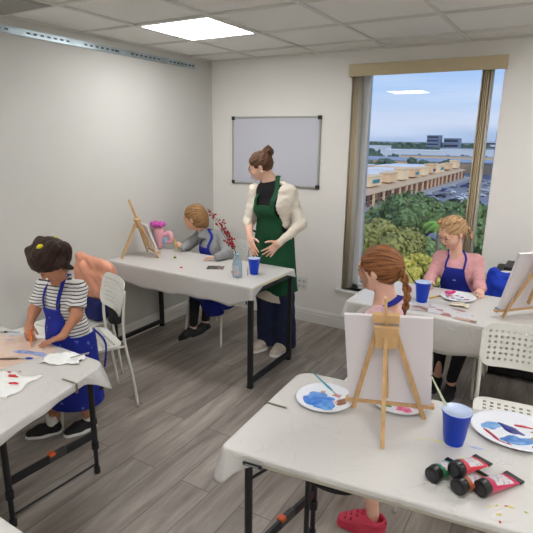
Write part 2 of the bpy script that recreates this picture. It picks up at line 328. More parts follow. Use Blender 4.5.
def tablecloth(quad, rad, z, drop, label, cat='tablecloth', flare=.012, amp=.01, freq=16, seed=1, origin=None, corner_drop=None):
    """drop: skirt length per side; corner_drop: extra length at each corner"""
    ol_ = outline(quad, rad); n = len(ol_); vs = []; fs = []; rnd = random.Random(seed); ph = [rnd.random()*6.28 for _ in range(6)]
    cd = corner_drop or [0]*len(quad); qv = [Vector(p) for p in quad]; s = 0; ss = []
    for j in range(n): s += (ol_[j][0]-ol_[j-1][0]).length; ss.append(s)
    def L_(j):
        p, o, i, c = ol_[j]; k = len(quad); a = drop[i]; prev = drop[i-1]
        d0 = (p-qv[i]).length; d1 = (p-qv[(i+1) % k]).length
        base = (prev+a)/2 if c else a
        w0 = max(0, 1-d0/.17); w1 = max(0, 1-d1/.17)
        if not c:
            base = a*(1-.5*w0-.5*w1)+prev*.5*w0+drop[(i+1) % k]*.5*w1
        base += cd[i]*w0**1.5 + (cd[(i+1) % k]*w1**1.5 if not c else 0)
        return base*(1+.07*math.sin(ss[j]*7+ph[0])+.03*math.sin(ss[j]*23+ph[1]))
    rows = [(.97, 0, 0), (1, -.004, 0), (1, .001, .0015), (1, .004, .006)]; cen = Vector((sum(p.x for p in qv)/len(qv), sum(p.y for p in qv)/len(qv)))
    for k_ in (.25, .5, .75, .9): rows.insert(len(rows)-4, (k_, 0, 0))
    for sc_, inset, dz in rows:
        for p, o, i, c in ol_: vs.append((cen.x+(p.x-cen.x)*sc_+o.x*inset, cen.y+(p.y-cen.y)*sc_+o.y*inset, z-dz))
    K = 8
    for r_ in range(1, K+1):
        t = r_/K
        for j, (p, o, i, c) in enumerate(ol_):
            l = L_(j); f = amp*t*(math.sin(ss[j]*freq+ph[2])+.6*math.sin(ss[j]*freq*2.3+ph[3]))*min(1, l/.08); fl = .004+flare*math.sin(t*PI/2)*min(1, l/.1)+f+(.02*t if c else 0)*min(1, l/.1)
            vs.append((p.x+o.x*fl, p.y+o.y*fl, z-.006-l*t))
    R = len(rows)+K
    for r_ in range(R-1):
        for j in range(n): a = r_*n+j; b_ = r_*n+(j+1) % n; fs.append((a, b_, b_+n, a+n))
    fs.append(tuple(range(n-1, -1, -1)))
    o = MB().add(vs, [tuple(reversed(f_)) for f_ in fs]).build('tablecloth', M_cloth, origin=origin or (qv[0].x, qv[0].y, z), smooth=True, solid=.0012)
    tag(o, label, cat); return o
def spots(parent, items, z):
    for (x, y, rx, ry, rot, c_, sd) in items:
        o = blob((x, y, z), rx, ry, rot, sd, .0012).build('paint_spot', mat('paint_%d_%d_%d' % c_, c_, .35), parent, smooth=True)
# ---- plastic folding tables (low, adjustable legs)
def folding_table(label, quad, z, legs, cross, origin, group='folding tables'):
    t = thing('folding_table', label, 'table', origin); ol_ = outline(quad, [.05]*4, n=6, step=.2); n = len(ol_); vs = []
    prof = [(-.004, 0), (0, -.004), (0, -.036), (-.006, -.042)]
    for ins, dz in prof: vs += [(p.x+o.x*(ins-.006), p.y+o.y*(ins-.006), z+dz) for p, o, i, c in ol_]
    fs = [tuple(range(n))]+[(k*n+j, (k+1)*n+j, (k+1)*n+(j+1) % n, k*n+(j+1) % n) for k in range(3) for j in range(n)]+[tuple(range(4*n-1, 3*n-1, -1))]
    MB().add(vs, fs).build('tabletop', M_plas, t, smooth=False, bevel=.002)
    for (x, y) in legs:
        b = MB(); b.tube([(x, y, .16), (x, y, z-.044)], .0145, 14); b.tube([(x, y, .145), (x, y, .185)], .0185, 14); b.tube([(x, y, .02), (x, y, .15)], .0115, 12); b.tube([(x, y, 0), (x, y, .035)], .0165, 12)
        b.build('leg', M_blk, t, smooth=False, bevel=.002)
    for (a, c) in cross:
        (x0, y0), (x1, y1) = a, c; b = MB(); b.bar((x0, y0, .228), (x1, y1, .228), .018, .038, (0, 0, 1)); b.build('crossbar', M_blk, t, bevel=.003)
        cb = t.children[-1]; mx_, my_ = (x0+x1)/2, (y0+y1)/2; d = Vector((x1-x0, y1-y0, 0)).normalized()
        g = MB(); g.bar(Vector((mx_, my_, .233))-d*.03, Vector((mx_, my_, .233))+d*.06, .026, .036); g.build('latch', mat('latch_grey', (62, 60, 60), .4), cb, bevel=.004)
        g = MB(); g.bar(Vector((mx_, my_, .250))-d*.028, Vector((mx_, my_, .250))+d*.0, .03, .016); g.build('release_button', M_orange, cb, bevel=.003)
        g = MB(); g.tube([(x0, y0, .055), (x1, y1, .055)], .006, 10); g.build('lower_rail', M_blk, t)
    return t
# left table where the striped girl stands
QL = [(1.425, -3.30), (1.262, -2.575), (.25, -2.56), (.25, -3.25)]
ZL = .615
tl = folding_table('low white folding table with black legs where the girl in stripes stands', QL, ZL, [(1.185, -3.085), (1.208, -2.63), (.42, -3.1), (.42, -2.66)], [((1.185, -3.085), (1.208, -2.63)), ((.42, -3.1), (.42, -2.66))], (.85, -2.9, 0))
b = MB(); b.tube(spl([(1.205, -2.60, .575), (1.225, -2.59, .55), (1.25, -2.585, .50), (1.225, -2.59, .47)]), .007, 8); b.build('hook', M_blk, tl, smooth=True)
cL = tablecloth(QL, [.05, .07, .04, .04], ZL+.004, [.030, .05, .05, .05], 'white plastic cloth with paint marks on table of the girl in stripes', corner_drop=[.02, .11, 0, 0], flare=.02, amp=.012, seed=4)
# front table
QF = [(2.238, -2.930), (3.62, -2.735), (3.62, -2.12), (2.205, -2.275)]
ZF = .70
tf = folding_table('low white folding table nearest camera holding the plates, easel and tubes', QF, ZF, [(2.30, -2.85), (2.36, -2.42), (3.45, -2.72), (3.45, -2.24)], [((2.30, -2.85), (2.36, -2.42)), ((3.45, -2.72), (3.45, -2.24))], (2.9, -2.5, 0))
b = MB(); d = Vector((1.376, .177, 0)).normalized(); p = Vector((2.365, -2.924, .681)); b.bar(p-d*.035+Vector((0, -.0055, 0)), p+d*.035+Vector((0, -.0055, 0)), .008, .014); b.build('handle_recess', M_blk, tf, bevel=.004)
b = MB(); b.bar(p-d*.024+Vector((0, -.0105, 0)), p+d*.024+Vector((0, -.0105, 0)), .001, .005); b.build('maker_label', mat('label_grey', (150, 150, 150), .5), tf)
b = MB(); b.tube(spl([(2.44, -2.72, .655), (2.45, -2.72, .56), (2.5, -2.71, .525), (2.58, -2.70, .52), (2.64, -2.69, .55), (2.66, -2.68, .655)]), .012, 8); b.build('carry_strap', mat('black_webbing', (22, 22, 24), .8), tf, smooth=True)
b = MB(); b.tube([(2.33, -2.82, .64), (2.44, -2.72, .655)], .007, 8); b.tube([(2.302, -2.85, .55), (2.42, -2.80, .655)], .006, 8); b.tube([(2.47, -2.72, .0), (2.47, -2.72, .65)], .010, 10); b.build('brace', M_blk, tf)
cF = tablecloth(QF, [.03, .05, .05, .075], ZF+.004, [.016, .05, .04, .022], 'white plastic cloth with paint specks on the table nearest camera', corner_drop=[.11, 0, 0, 0], flare=.003, amp=.006, seed=9)
zF = ZF+.0055; zL = ZL+.0055
spots(cF, [(3.085, -2.77, .007, .004, .3, (206, 196, 60), 1), (3.075, -2.735, .006, .003, 1, (190, 190, 80), 2), (3.11, -2.72, .009, .003, .2, (222, 210, 60), 3), (3.10, -2.722, .006, .003, .5, (200, 80, 50), 4), (3.092, -2.80, .006, .003, -1, (196, 60, 48), 5),
           (2.86, -2.50, .035, .003, .1, (222, 224, 110), 6), (2.80, -2.52, .015, .002, .3, (226, 226, 130), 7), (2.96, -2.55, .02, .003, .4, (226, 228, 120), 8), (2.98, -2.47, .02, .006, .2, (170, 186, 222), 9), (3.15, -2.72, .005, .003, 0, (150, 190, 60), 10), (2.45, -2.57, .006, .002, 0, (226, 180, 180), 11), (3.06, -2.75, .008, .002, 1.2, (220, 214, 90), 12)], zF)
# near table corner, bottom left
QN = [(.75, -4.25), (2.62, -4.30), (2.2, -3.535), (.75, -3.53)]
tn = folding_table('folding table at the bottom left corner, only its cloth corner showing', QN, .735, [(.9, -4.1), (2.1, -4.15), (2.05, -3.7), (.9, -3.7)], [], (1.5, -3.9, 0))
cN = tablecloth(QN, [.04, .04, .04, .04], .739, [.06, .06, .02, .06], 'plain white cloth at bottom left corner on the table nearest it', flare=.01, amp=.004, seed=2)
# ---- steel frame tables
def frame_table(label, quad, z, insx, origin, top_mat):
    t = thing('work_table', label, 'table', origin); (x0, y0), (x1, _), (_, y1), _ = quad
    MB().box(((x0+x1)/2, (y0+y1)/2, z-.0105), ((x1-x0)/2, (y1-y0)/2, .0095)).build('tabletop', top_mat, t, bevel=.0015)
    s = .016
    for x in (x0+insx, x1-insx):
        for y in (y0+s+.002, y1-s-.002): MB().box((x, y, (z-.022)/2+.004), (s, s, (z-.022)/2-.006)).build('leg', M_blk, t, bevel=.002)
        for y in (y0+s+.002, y1-s-.002): MB().box((x, y, .005), (s+.002, s+.002, .005)).build('foot_cap', mat('rubber', (18, 18, 18), .8), t)
        MB().box((x, (y0+y1)/2, .048), (s-.001, (y1-y0)/2-2*s-.002, s)).build('foot_rail', M_blk, t, bevel=.002); MB().box((x, (y0+y1)/2, z-.040), (s-.001, (y1-y0)/2-2*s-.002, s)).build('top_rail', M_blk, t, bevel=.002)
    MB().box(((x0+x1)/2, y1-s, z-.040), ((x1-x0)/2-insx-s, s*.8, s)).build('side_rail', M_blk, t)
    return t
QB = [(.012, -1.44), (1.405, -1.44), (1.405, -.84), (.012, -.84)]
frame_table('black steel frame work table along the left wall with vase and easel', QB, .745, .022, (.7, -1.14, 0), mat('pale_laminate', (226, 214, 178), .4))
cB = tablecloth([(.014, -1.443), (1.400, -1.443), (1.400, -.838), (.014, -.838)], [.006]*4, .7485, [.15, .002, .12, .004], 'long white plastic cloth hanging from front of the far work table', flare=.006, amp=.004, freq=9, seed=5)
QR = [(2.035, -1.33), (3.6, -1.33), (3.6, -.72), (2.035, -.72)]
frame_table('work table in front of the window where the girl in pink sits', QR, .742, .14, (2.8, -1, 0), mat('pale_laminate2', (226, 216, 184), .4))
cR = tablecloth([(2.033, -1.333), (3.603, -1.333), (3.603, -.718), (2.033, -.718)], [.02]*4, .7455, [.195, .05, .12, .02], 'white plastic cloth with long skirt on the table before the window', flare=.008, amp=.005, freq=8, seed=6)
zB = .7500; zR = .7470
# ---- perforated plastic chairs (local: origin on floor under seat centre, front = +Y)
def perforated(w, h, nx, ny, r, rad, square, margin, stag=0):
    """flat plate in XY with real holes and a rounded outline"""
    vs = []; fs = []; idx = {}
    def vid(x, y):
        k = (round(x*20000), round(y*20000))
        if k not in idx: idx[k] = len(vs); vs.append((x, y))
        return idx[k]
    iw, ih = w-2*margin, h-2*margin; dx, dy = iw/nx, ih/ny
    for i in range(nx):
        for j in range(ny):
            x0, y0 = -iw/2+i*dx, -ih/2+j*dy; cx, cy = x0+dx/2, y0+dy/2
            ring = [vid(x0, y0), vid(cx, y0), vid(x0+dx, y0), vid(x0+dx, cy), vid(x0+dx, y0+dy), vid(cx, y0+dy), vid(x0, y0+dy), vid(x0, cy)]
            inner = []
            for k in range(8):
                a = -3*PI/4+k*PI/4
                rr_ = r*(1.35 if (square and k % 2 == 0) else 1.0)
                inner.append(vid(cx+rr_*math.cos(a), cy+rr_*math.sin(a)))
            for k in range(8): fs.append((ring[k], ring[(k+1) % 8], inner[(k+1) % 8], inner[k]))
    per = [(-iw/2+i*dx/2, -ih/2) for i in range(2*nx)]+[(iw/2, -ih/2+j*dy/2) for j in range(2*ny)]+[(iw/2-i*dx/2, ih/2) for i in range(2*nx)]+[(-iw/2, ih/2-j*dy/2) for j in range(2*ny)]
    def outp(x, y):
        sx = max(abs(x)/(iw/2), abs(y)/(ih/2)); X, Y = x/(iw/2)*w/2, y/(ih/2)*h/2
        cx, cy = w/2-rad, h/2-rad
        if abs(X) > cx and abs(Y) > cy:
            vx, vy = abs(X)-cx, abs(Y)-cy; l = math.hypot(vx, vy); 
            vx, vy = vx/l*rad, vy/l*rad; X = math.copysign(cx+vx, X); Y = math.copysign(cy+vy, Y)
        return X, Y
    ids = [vid(*p) for p in per]; base = len(vs)
    for p in per: vs.append(outp(*p))
    n = len(per)
    for k in range(n): fs.append((ids[k], base+k, base+(k+1) % n, ids[(k+1) % n]))
    return vs, fs
def make_chair(name, label):
    t = thing(name, label, 'chair', (0, 0, 0))
    vs, fs = perforated(.40, .40, 10, 10, .0085, .07, True, .035)
    vs3 = [(x, y+.005, .452-.010*math.cos(min(1, abs(x)/.2)*PI/2)*math.cos(min(1, abs(y)/.2)*PI/2)-(.02*max(0, (y-.14)/.06)**2)) for x, y in vs]
    MB().add(vs3, fs).build('seat', M_white, t, solid=.005, local=True)
    vs, fs = perforated(.40, .215, 13, 6, .0072, .06, False, .026)
    vs3 = []
    for x, y in vs:
        yy = -.215+.035*(1-(x/.2)**2)*-1+.02 - (y)*.22; vs3.append((x, yy, .735+y))
    MB().add(vs3, fs).build('backrest', M_white, t, solid=.005, local=True)
    for s in (-1, 1):
        MB().tube(spl([(s*.193, -.265, 0), (s*.19, -.235, .25), (s*.186, -.203, .45), (s*.19, -.198, .60), (s*.192, -.215, .80)], 4), .0095, 10).build('leg', M_tubew, t, smooth=True, local=True)
        MB().tube(spl([(s*.193, .215, 0), (s*.178, .185, .25), (s*.168, .15, .435)], 4), .0095, 10).build('leg', M_tubew, t, smooth=True, local=True)
    b = MB()
    for s in (-1, 1): b.tube([(s*.168, .15, .435), (s*.186, -.2, .44)], .0085, 8)
    b.tube([(-.168, .15, .435), (.168, .15, .435)], .0085, 8); b.build('seat_frame', M_tubew, t, smooth=True, local=True)
    return t
def az(fx, fy): return math.atan2(fy, fx)-PI/2
ch = make_chair('chair', 'white perforated plastic chair standing empty between the window table and the nearest table')
ch.location = (3.075, -1.74, 0); ch.rotation_euler = (0, 0, az(.12, -1))
G = 'white perforated plastic chairs'; ch['group'] = G
dup(ch, (.625, -2.20, 0), az(-.40, -.92), 'white plastic chair right behind the girl in stripes, its slatted back turned to the camera', G)
dup(ch, (.27, -2.02, 0), az(-.02, -1), 'white plastic chair against left wall with the salmon jacket over its back', G)
dup(ch, (.60, -.76, 0), az(.02, -1), 'white plastic chair under the girl in the grey sweater', G)
dup(ch, (2.57, -.52, 0), az(-.05, -1), 'white plastic chair under the girl in the pink shirt', G)
dup(ch, (2.965, -.595, 0), az(.03, -1), 'white plastic chair by the window with the bright blue jacket over it', G)
dup(ch, (2.43, -1.87, 0), az(.03, -1), 'white plastic chair under the girl with the braid, behind the canvas', G)
st = thing('stool', 'small white plastic stool seat showing left of the girl in stripes', 'stool', (.16, -2.3, 0))
vs, fs = perforated(.30, .30, 8, 8, .006, .1, False, .03)
MB().add([(.16+x, -2.3+y, .43-.06*max(0, (math.hypot(x, y)-.1)/.05)**2*.1) for x, y in vs], fs).build('seat', M_white, st, solid=.008)
for sx in (-1, 1):
    for sy in (-1, 1): MB().tube([(.16+sx*.12, -2.3+sy*.12, 0), (.16+sx*.09, -2.3+sy*.09, .425)], .011, 10).build('leg', M_tubew, st, smooth=True)

# ================================================================== things on the tables
M_wood = mat('pine', (206, 166, 116), .55, var=.14, vscale=14, stretch=(6, 6, 1)); M_wood2 = mat('pine_block', (212, 172, 122), .5, var=.08, vscale=30)
def easel(loc, face, label, mast_top=.495, sc=1.0, cw=.31, k=.2, sk=0.0, hb=.345, rear=-.24, ct=.395):
    t = thing('tabletop_easel', label, 'easel', (0, 0, 0)); Y = lambda z: -.017-k*z; th = math.atan(k); S_ = lambda x, y, z: (x-sk*z, y, z+sk*x*min(1, z/.04))
    R = Matrix.Rotation(math.atan(sk), 3, 'Y').inverted() @ Matrix.Rotation(th, 3, 'X')
    for s in (-1, 1): MB().bar(S_(s*.132, -.004, .0), S_(s*.030, Y(hb)-.012, hb+.03), .017, .010, (0, 1, .3)).build('leg', M_wood, t, local=True, bevel=.001)
    MB().bar((0, rear, 0), S_(0, Y(hb)-.028, hb+.0), .020, .013, (1, 0, 0)).build('leg', M_wood, t, local=True, bevel=.001)
    MB().bar(S_(0, Y(.085), .085), S_(0, Y(mast_top), mast_top), .020, .009, (1, 0, 0)).build('mast', M_wood, t, local=True, bevel=.001)
    MB().prism([(-.036, -.044), (.036, -.044), (.046, .042), (-.040, .042)], -.008, .008, R @ Matrix.Rotation(PI/2, 3, 'X'), S_(0, Y(hb)-.012, hb)).build('block', M_wood2, t, local=True, bevel=.0015)
    MB().lathe([(0, 0), (.008, 0), (.008, .010), (.006, .013), (0, .014)], S_(0, Y(hb)-.020, hb-.005), 14, R @ Matrix.Rotation(PI/2, 3, 'X')).build('knob', M_wood2, t, local=True, smooth=True)
    MB().box((0, .004, .042), (cw/2+.01, .014, .007), Matrix.Rotation(-math.atan(sk), 3, 'Y')).build('ledge', M_wood, t, local=True, bevel=.0015)
    MB().box(S_(0, Y(ct+.02)+.004, ct+.02), (.046, .012, .016), R).build('top_clamp', M_wood2, t, local=True, bevel=.0015)
    t.location = loc; t.rotation_euler = (0, 0, az(*face)); t.scale = (sc,)*3
    return t
def canvas(loc, face, w, h, label, front, dy=.0, sc=1.0, back=None, th=.008, k=.2, sk=0.0):
    R = Matrix.Rotation(-math.atan(sk), 3, 'Y') @ Matrix.Rotation(math.atan(k), 3, 'X'); t = thing('canvas', label, 'canvas', (0, 0, 0))
    c = Vector((0, dy, .0505)) + R @ Vector((0, 0, h/2+.001))
    MB().box(c, (w/2, th, h/2), R).build('board', back or mat('canvas_board', (226, 220, 222), .7, var=.02, vscale=3), t, local=True, bevel=.001)
    MB().box(c+R @ Vector((0, th+.0006, 0)), (w/2-.001, .0005, h/2-.001), R).build('painted_face', front, t, local=True)
    t.location = loc; t.rotation_euler = (0, 0, az(*face)); t.scale = (sc,)*3
    return t
fF = (-.235, .972)
easel((2.650, -2.410, zF), fF, 'wooden tabletop easel seen from behind on the nearest table', sk=.07)
canvas((2.650, -2.410, zF), fF, .305, .372, 'large blank-backed canvas held by the easel on nearest table', two_tone('front_painting', (226, 226, 220), (120, 170, 120), 8, .62), dy=.002, sk=.07)
fB = (.42, .907)
easel((.20, -1.105, zB), fB, 'wooden tabletop easel on far table by left wall, side view', mast_top=.50, sc=.95, cw=.22, k=.36, hb=.29, rear=-.285, ct=.30)
canvas((.20, -1.105, zB), fB, .20, .25, 'small canvas painted grey blue on the far easel by left wall', two_tone('sky_painting', (170, 190, 208), (120, 150, 176), 9, .55), sc=.95, dy=.002, k=.36)
fR = (-.74, .67)
easel((2.985, -1.03, zR), fR, 'wooden tabletop easel leaning at the right edge on window table', mast_top=.48, sc=1.0, cw=.34, k=.29)
canvas((2.985, -1.03, zR), fR, .33, .36, 'tall white canvas leaning on the easel at right edge', two_tone('blue_painting', (225, 226, 226), (90, 140, 190), 6, .6), dy=.002, k=.29)
for s, c_ in ((-1, (96, 150, 190)), ):
    b = MB(); b.ball((2.872, -1.145, zR+.052), (.017, .014, .012)); tag(b.build('paint_rag', mat('rag_blue', (120, 150, 176), .8, var=.3, vscale=90), origin=(2.872, -1.145, zR+.04), smooth=True), 'small crumpled blue stained rag at left end of the right edge easel ledge', 'rag')
# blue plastic cups
M_cup = mat('cup_blue', (8, 66, 208), .35, spec=.3); M_cupin = mat('cup_inside', (206, 214, 230), .4, var=.2, vscale=60); M_water = mat('paint_water', (120, 140, 190), .1)
def make_cup(name, label):
    t = thing(name, label, 'cup', (0, 0, 0)); h = .118; prof = [(0, 0), (.0295, 0), (.0305, .003), (.0325, .022), (.034, .023), (.0385, .070), (.0392, .0705), (.0445, .113), (.0465, .1145), (.047, .117), (.046, .119), (.0445, .118)]
    MB().lathe(prof, n=40).build('body', M_cup, t, smooth=True, local=True)
    MB().lathe([(.0443, .1178), (.043, .108), (.0375, .068), (.031, .012), (0, .010)], n=40).build('lining', M_cupin, t, smooth=True, local=True)
    MB().lathe([(.0455, .1175), (.0468, .119), (.0455, .1205), (.0442, .119)], n=40).build('rim', mat('cup_rim', (190, 205, 235), .3), t, smooth=True, local=True)
    MB().lathe([(.0405, .082), (0, .082)], n=32).build('water', M_water, t, local=True)
    return t
cup = make_cup('cup', 'large blue plastic cup with paintbrush on the nearest table'); cup.location = (2.905, -2.478, zF); cup.scale = (1.08, 1.08, 1.04); cup['group'] = 'blue plastic cups'
dup(cup, (2.435, -1.09, zR), 1, 'blue plastic cup beside the braided girl on the window table', 'blue plastic cups', (1.06,)*3)
dup(cup, (1.225, -1.135, zB), 2, 'blue plastic cup on far table beside the glass vase', 'blue plastic cups', (.98,)*3)
def brush(a, b_, label, hc=(70, 160, 170), tip=(196, 150, 110), r=.0032, ferr=.25):
    a = Vector(a); b_ = Vector(b_); d = b_-a; t = thing('paintbrush', label, 'paintbrush', tuple(a))
    MB().tube([a+d*.24, a+d*.4, a+d*.7, b_], [r, r*1.5, r*1.1, r*.45], 10).build('handle', mat('brush_%d_%d_%d' % hc, hc, .35), t, smooth=True)
    MB().tube([a+d*.12, a+d*.245], [r*1.15, r*1.05], 10).build('ferrule', mat('ferrule', (190, 190, 186), .3, .9), t, smooth=True)
    MB().tube([a, a+d*.04, a+d*.09, a+d*.13], [r*.3, r*1.2, r*1.5, r*1.1], 10).build('bristles', mat('bristle_%d_%d_%d' % tip, tip, .8), t, smooth=True)
brush((2.46, -2.43, zF+.014), (2.283, -2.335, zF+.045), 'thin teal paintbrush lying across the blue-painted plate', (60, 150, 165), (214, 150, 160))
brush((2.93, -2.47, zF+.02), (2.80, -2.46, zF+.225), 'pale green paintbrush standing in the large blue cup', (196, 204, 172), (200, 190, 170), .004)
brush((2.455, -1.08, zR+.02), (2.33, -1.12, zR+.20), 'dark paintbrush standing in blue cup of window table', (40, 40, 44), (120, 110, 100), .0035)
brush((1.10, -1.03, zB+.006), (1.235, -1.235, zB+.006), 'thin dark paintbrush lying between glass vase and blue cup', (90, 110, 120), (60, 60, 60), .0025)
brush((1.225, -1.12, zB+.02), (1.27, -1.10, zB+.15), 'green paintbrush standing in cup of the far table', (40, 130, 110), (200, 190, 170), .003)
# plates with paint
M_plate = mat('paper_plate', (232, 234, 240), .5)
def plate(c, r, label, blobs, ell=1, rot=0, tilt=None, z0=0):
    t = thing('paint_plate', label, 'plate', c); R = Matrix.Rotation(rot, 3, 'Z')
    if tilt: R = tilt @ R
    prof = [(0, .002), (r*.68, .002), (r*.74, .004), (r*.86, .013), (r*.97, .0155), (r, .0145), (r*.98, .012), (r*.87, .010), (r*.74, .0005), (0, .0002)]
    MB().lathe(prof, c, 56, R, ell).build('dish', M_plate, t, smooth=True)
    for (x, y, rx, ry, ro, c1, c2, sd) in blobs:
        b = blob((x, y, .0022), rx, ry, ro, sd, .003); b.v = [tuple(Vector(c) + (tilt or Matrix.Identity(3)) @ Vector(p)) for p in b.v]
        b.build('paint_smear', two_tone('smear_%d' % sd, c1, c2, 38, .52, .3, .12, bump=.6), t, smooth=True)
    return t
plate((2.405, -2.455, zF), .116, 'round white plate with a big smear of light blue and some brown paint', [(-.018, -.028, .070, .048, .15, (52, 116, 206), (96, 152, 222), 21), (-.042, .006, .038, .036, .5, (70, 130, 212), (110, 160, 224), 22), (.022, -.052, .045, .024, .3, (60, 126, 210), (120, 170, 226), 27), (.066, .018, .034, .020, 1.0, (130, 84, 60), (170, 130, 104), 23), (.03, .055, .02, .008, .5, (176, 132, 120), (200, 170, 160), 24), (.045, .0, .016, .007, -.3, (216, 160, 170), (226, 190, 196), 25), (-.03, .05, .012, .008, .9, (190, 150, 120), (206, 180, 160), 26)])
plate((2.665, -2.315, zF+.0002), .112, 'round white plate with red, green and pink paint half hidden behind easel', [(-.045, -.055, .028, .010, .1, (28, 140, 88), (60, 170, 110), 31), (-.02, -.03, .026, .012, .4, (200, 48, 72), (230, 120, 140), 32), (.035, -.045, .034, .020, .2, (226, 70, 130), (240, 150, 180), 33), (-.06, -.005, .03, .012, .8, (90, 130, 190), (150, 170, 210), 34), (.05, .0, .03, .02, .3, (230, 120, 160), (240, 180, 200), 35), (.0, .02, .03, .01, .3, (190, 60, 80), (220, 130, 150), 36)])
plate((3.082, -2.30, zF+.0004), .152, 'large white plate of blue, red and brown paint right of the cup', [(.015, -.050, .055, .028, .5, (60, 120, 196), (110, 160, 214), 41), (-.015, .012, .050, .017, -.35, (34, 40, 120), (50, 60, 150), 42), (-.085, .0, .040, .024, .5, (90, 150, 214), (130, 180, 226), 43), (-.065, -.065, .05, .007, -.75, (190, 50, 60), (160, 50, 90), 44), (.085, -.005, .038, .020, .3, (160, 100, 66), (196, 150, 116), 45), (.075, -.06, .02, .008, .3, (30, 30, 34), (60, 60, 70), 46), (.02, .055, .028, .008, .2, (190, 40, 60), (206, 90, 100), 47), (.085, .04, .034, .012, .5, (170, 112, 80), (206, 160, 130), 48), (-.01, -.10, .03, .010, -.5, (150, 60, 80), (190, 110, 130), 49)], ell=.86, rot=.1)
plate((2.615, -.90, zR), .108, 'white paint plate with small colour dots before the girl in pink', [(-.055, .02, .018, .014, .2, (214, 60, 120), (236, 110, 160), 51), (-.06, -.015, .010, .006, .2, (40, 110, 80), (60, 140, 90), 52), (-.025, -.02, .014, .008, .4, (60, 70, 120), (90, 100, 150), 53), (.02, -.03, .03, .014, .1, (130, 140, 150), (170, 176, 184), 54), (.055, -.005, .014, .009, .2, (160, 30, 50), (190, 60, 70), 55), (.02, .03, .012, .008, .2, (70, 50, 110), (110, 90, 140), 56), (-.01, .045, .01, .006, 0, (30, 30, 40), (50, 50, 60), 57)])
b = MB(); b.ball((2.555, -.87, zR+.022), (.03, .022, .010), Matrix.Rotation(.3, 3, 'Z')); b.ball((2.58, -.865, zR+.03), (.014, .016, .008))
tag(b.build('sponge', mat('hot_pink', (230, 60, 140), .5, bump=.4, bscale=80), origin=(2.555, -.87, zR+.012), smooth=True), 'bright pink sponge blob lying on rim of the window table plate', 'sponge')
b = MB(); b.lathe([(0, 0), (.026, 0), (.03, .006), (.03, .026), (.024, .034), (0, .036)], (2.30, -.93, zR), 20)
tag(b.build('paint_pot', mat('pink_pot', (234, 96, 150), .4), origin=(2.30, -.93, zR), smooth=True), 'small pink paint pot on window table behind the braid', 'paint pot')
b = MB(); b.tube([(2.465, -1.01, zR+.005), (2.515, -.90, zR+.005)], [.005, .0045], 8); tag(b.build('crayon', mat('crayon_yellow', (214, 176, 60), .5), origin=(2.47, -1, zR)), 'short yellow crayon lying right of the window table cup', 'crayon')
# photo cards and tissue on window table
def card(pts, label, m_, name='photo_card', cat='card', h=.0008):
    b = MB(); n = len(pts); c = pts[0]; b.add([(x, y, z) for x, y, z in pts]+[(x, y, z+h) for x, y, z in pts], [tuple(range(n-1, -1, -1)), tuple(range(n, 2*n))]+[(i, (i+1) % n, n+(i+1) % n, n+i) for i in range(n)])
    return tag(b.build(name, m_, origin=c), label, cat)
def rectc(cx, cy, z, w, h, a): 
    return [(cx+dx*w/2*math.cos(a)-dy*h/2*math.sin(a), cy+dx*w/2*math.sin(a)+dy*h/2*math.cos(a), z) for dx, dy in ((-1, -1), (1, -1), (1, 1), (-1, 1))]
card(rectc(2.62, -1.205, zR+.0005, .27, .16, -.12), 'large photo print with reddish brown shape by front edge of window table', two_tone('print_red', (206, 206, 208), (166, 110, 104), 11, .55, .35))
card(rectc(2.46, -1.235, zR+.0018, .10, .09, .15), 'small brown photo card at left end of the window table prints', two_tone('print_brown', (190, 180, 172), (150, 110, 90), 14, .5, .35))
card(rectc(2.73, -1.295, zR+.0018, .12, .04, -.1), 'narrow tan card at very edge of the window table', two_tone('print_tan', (196, 168, 150), (150, 120, 104), 14, .5, .4))
b = MB(); n = 12
vs = [(2.655+(i/n-.5)*.11, -1.05+(j/n-.5)*.07, zR+.006+.014*abs(math.sin(i*1.9+j*.7)*math.cos(j*1.7-i*.4))*(1-abs(i/n-.5)*1.6)) for j in range(n+1) for i in range(n+1)]
b.add(vs, [(j*(n+1)+i, j*(n+1)+i+1, (j+1)*(n+1)+i+1, (j+1)*(n+1)+i) for j in range(n) for i in range(n)])
tag(b.build('tissue', mat('tissue_cream', (224, 212, 190), .9, var=.12, vscale=50), origin=(2.655, -1.05, zR), smooth=True, solid=.001), 'crumpled cream tissue on window table between plate and prints', 'tissue')
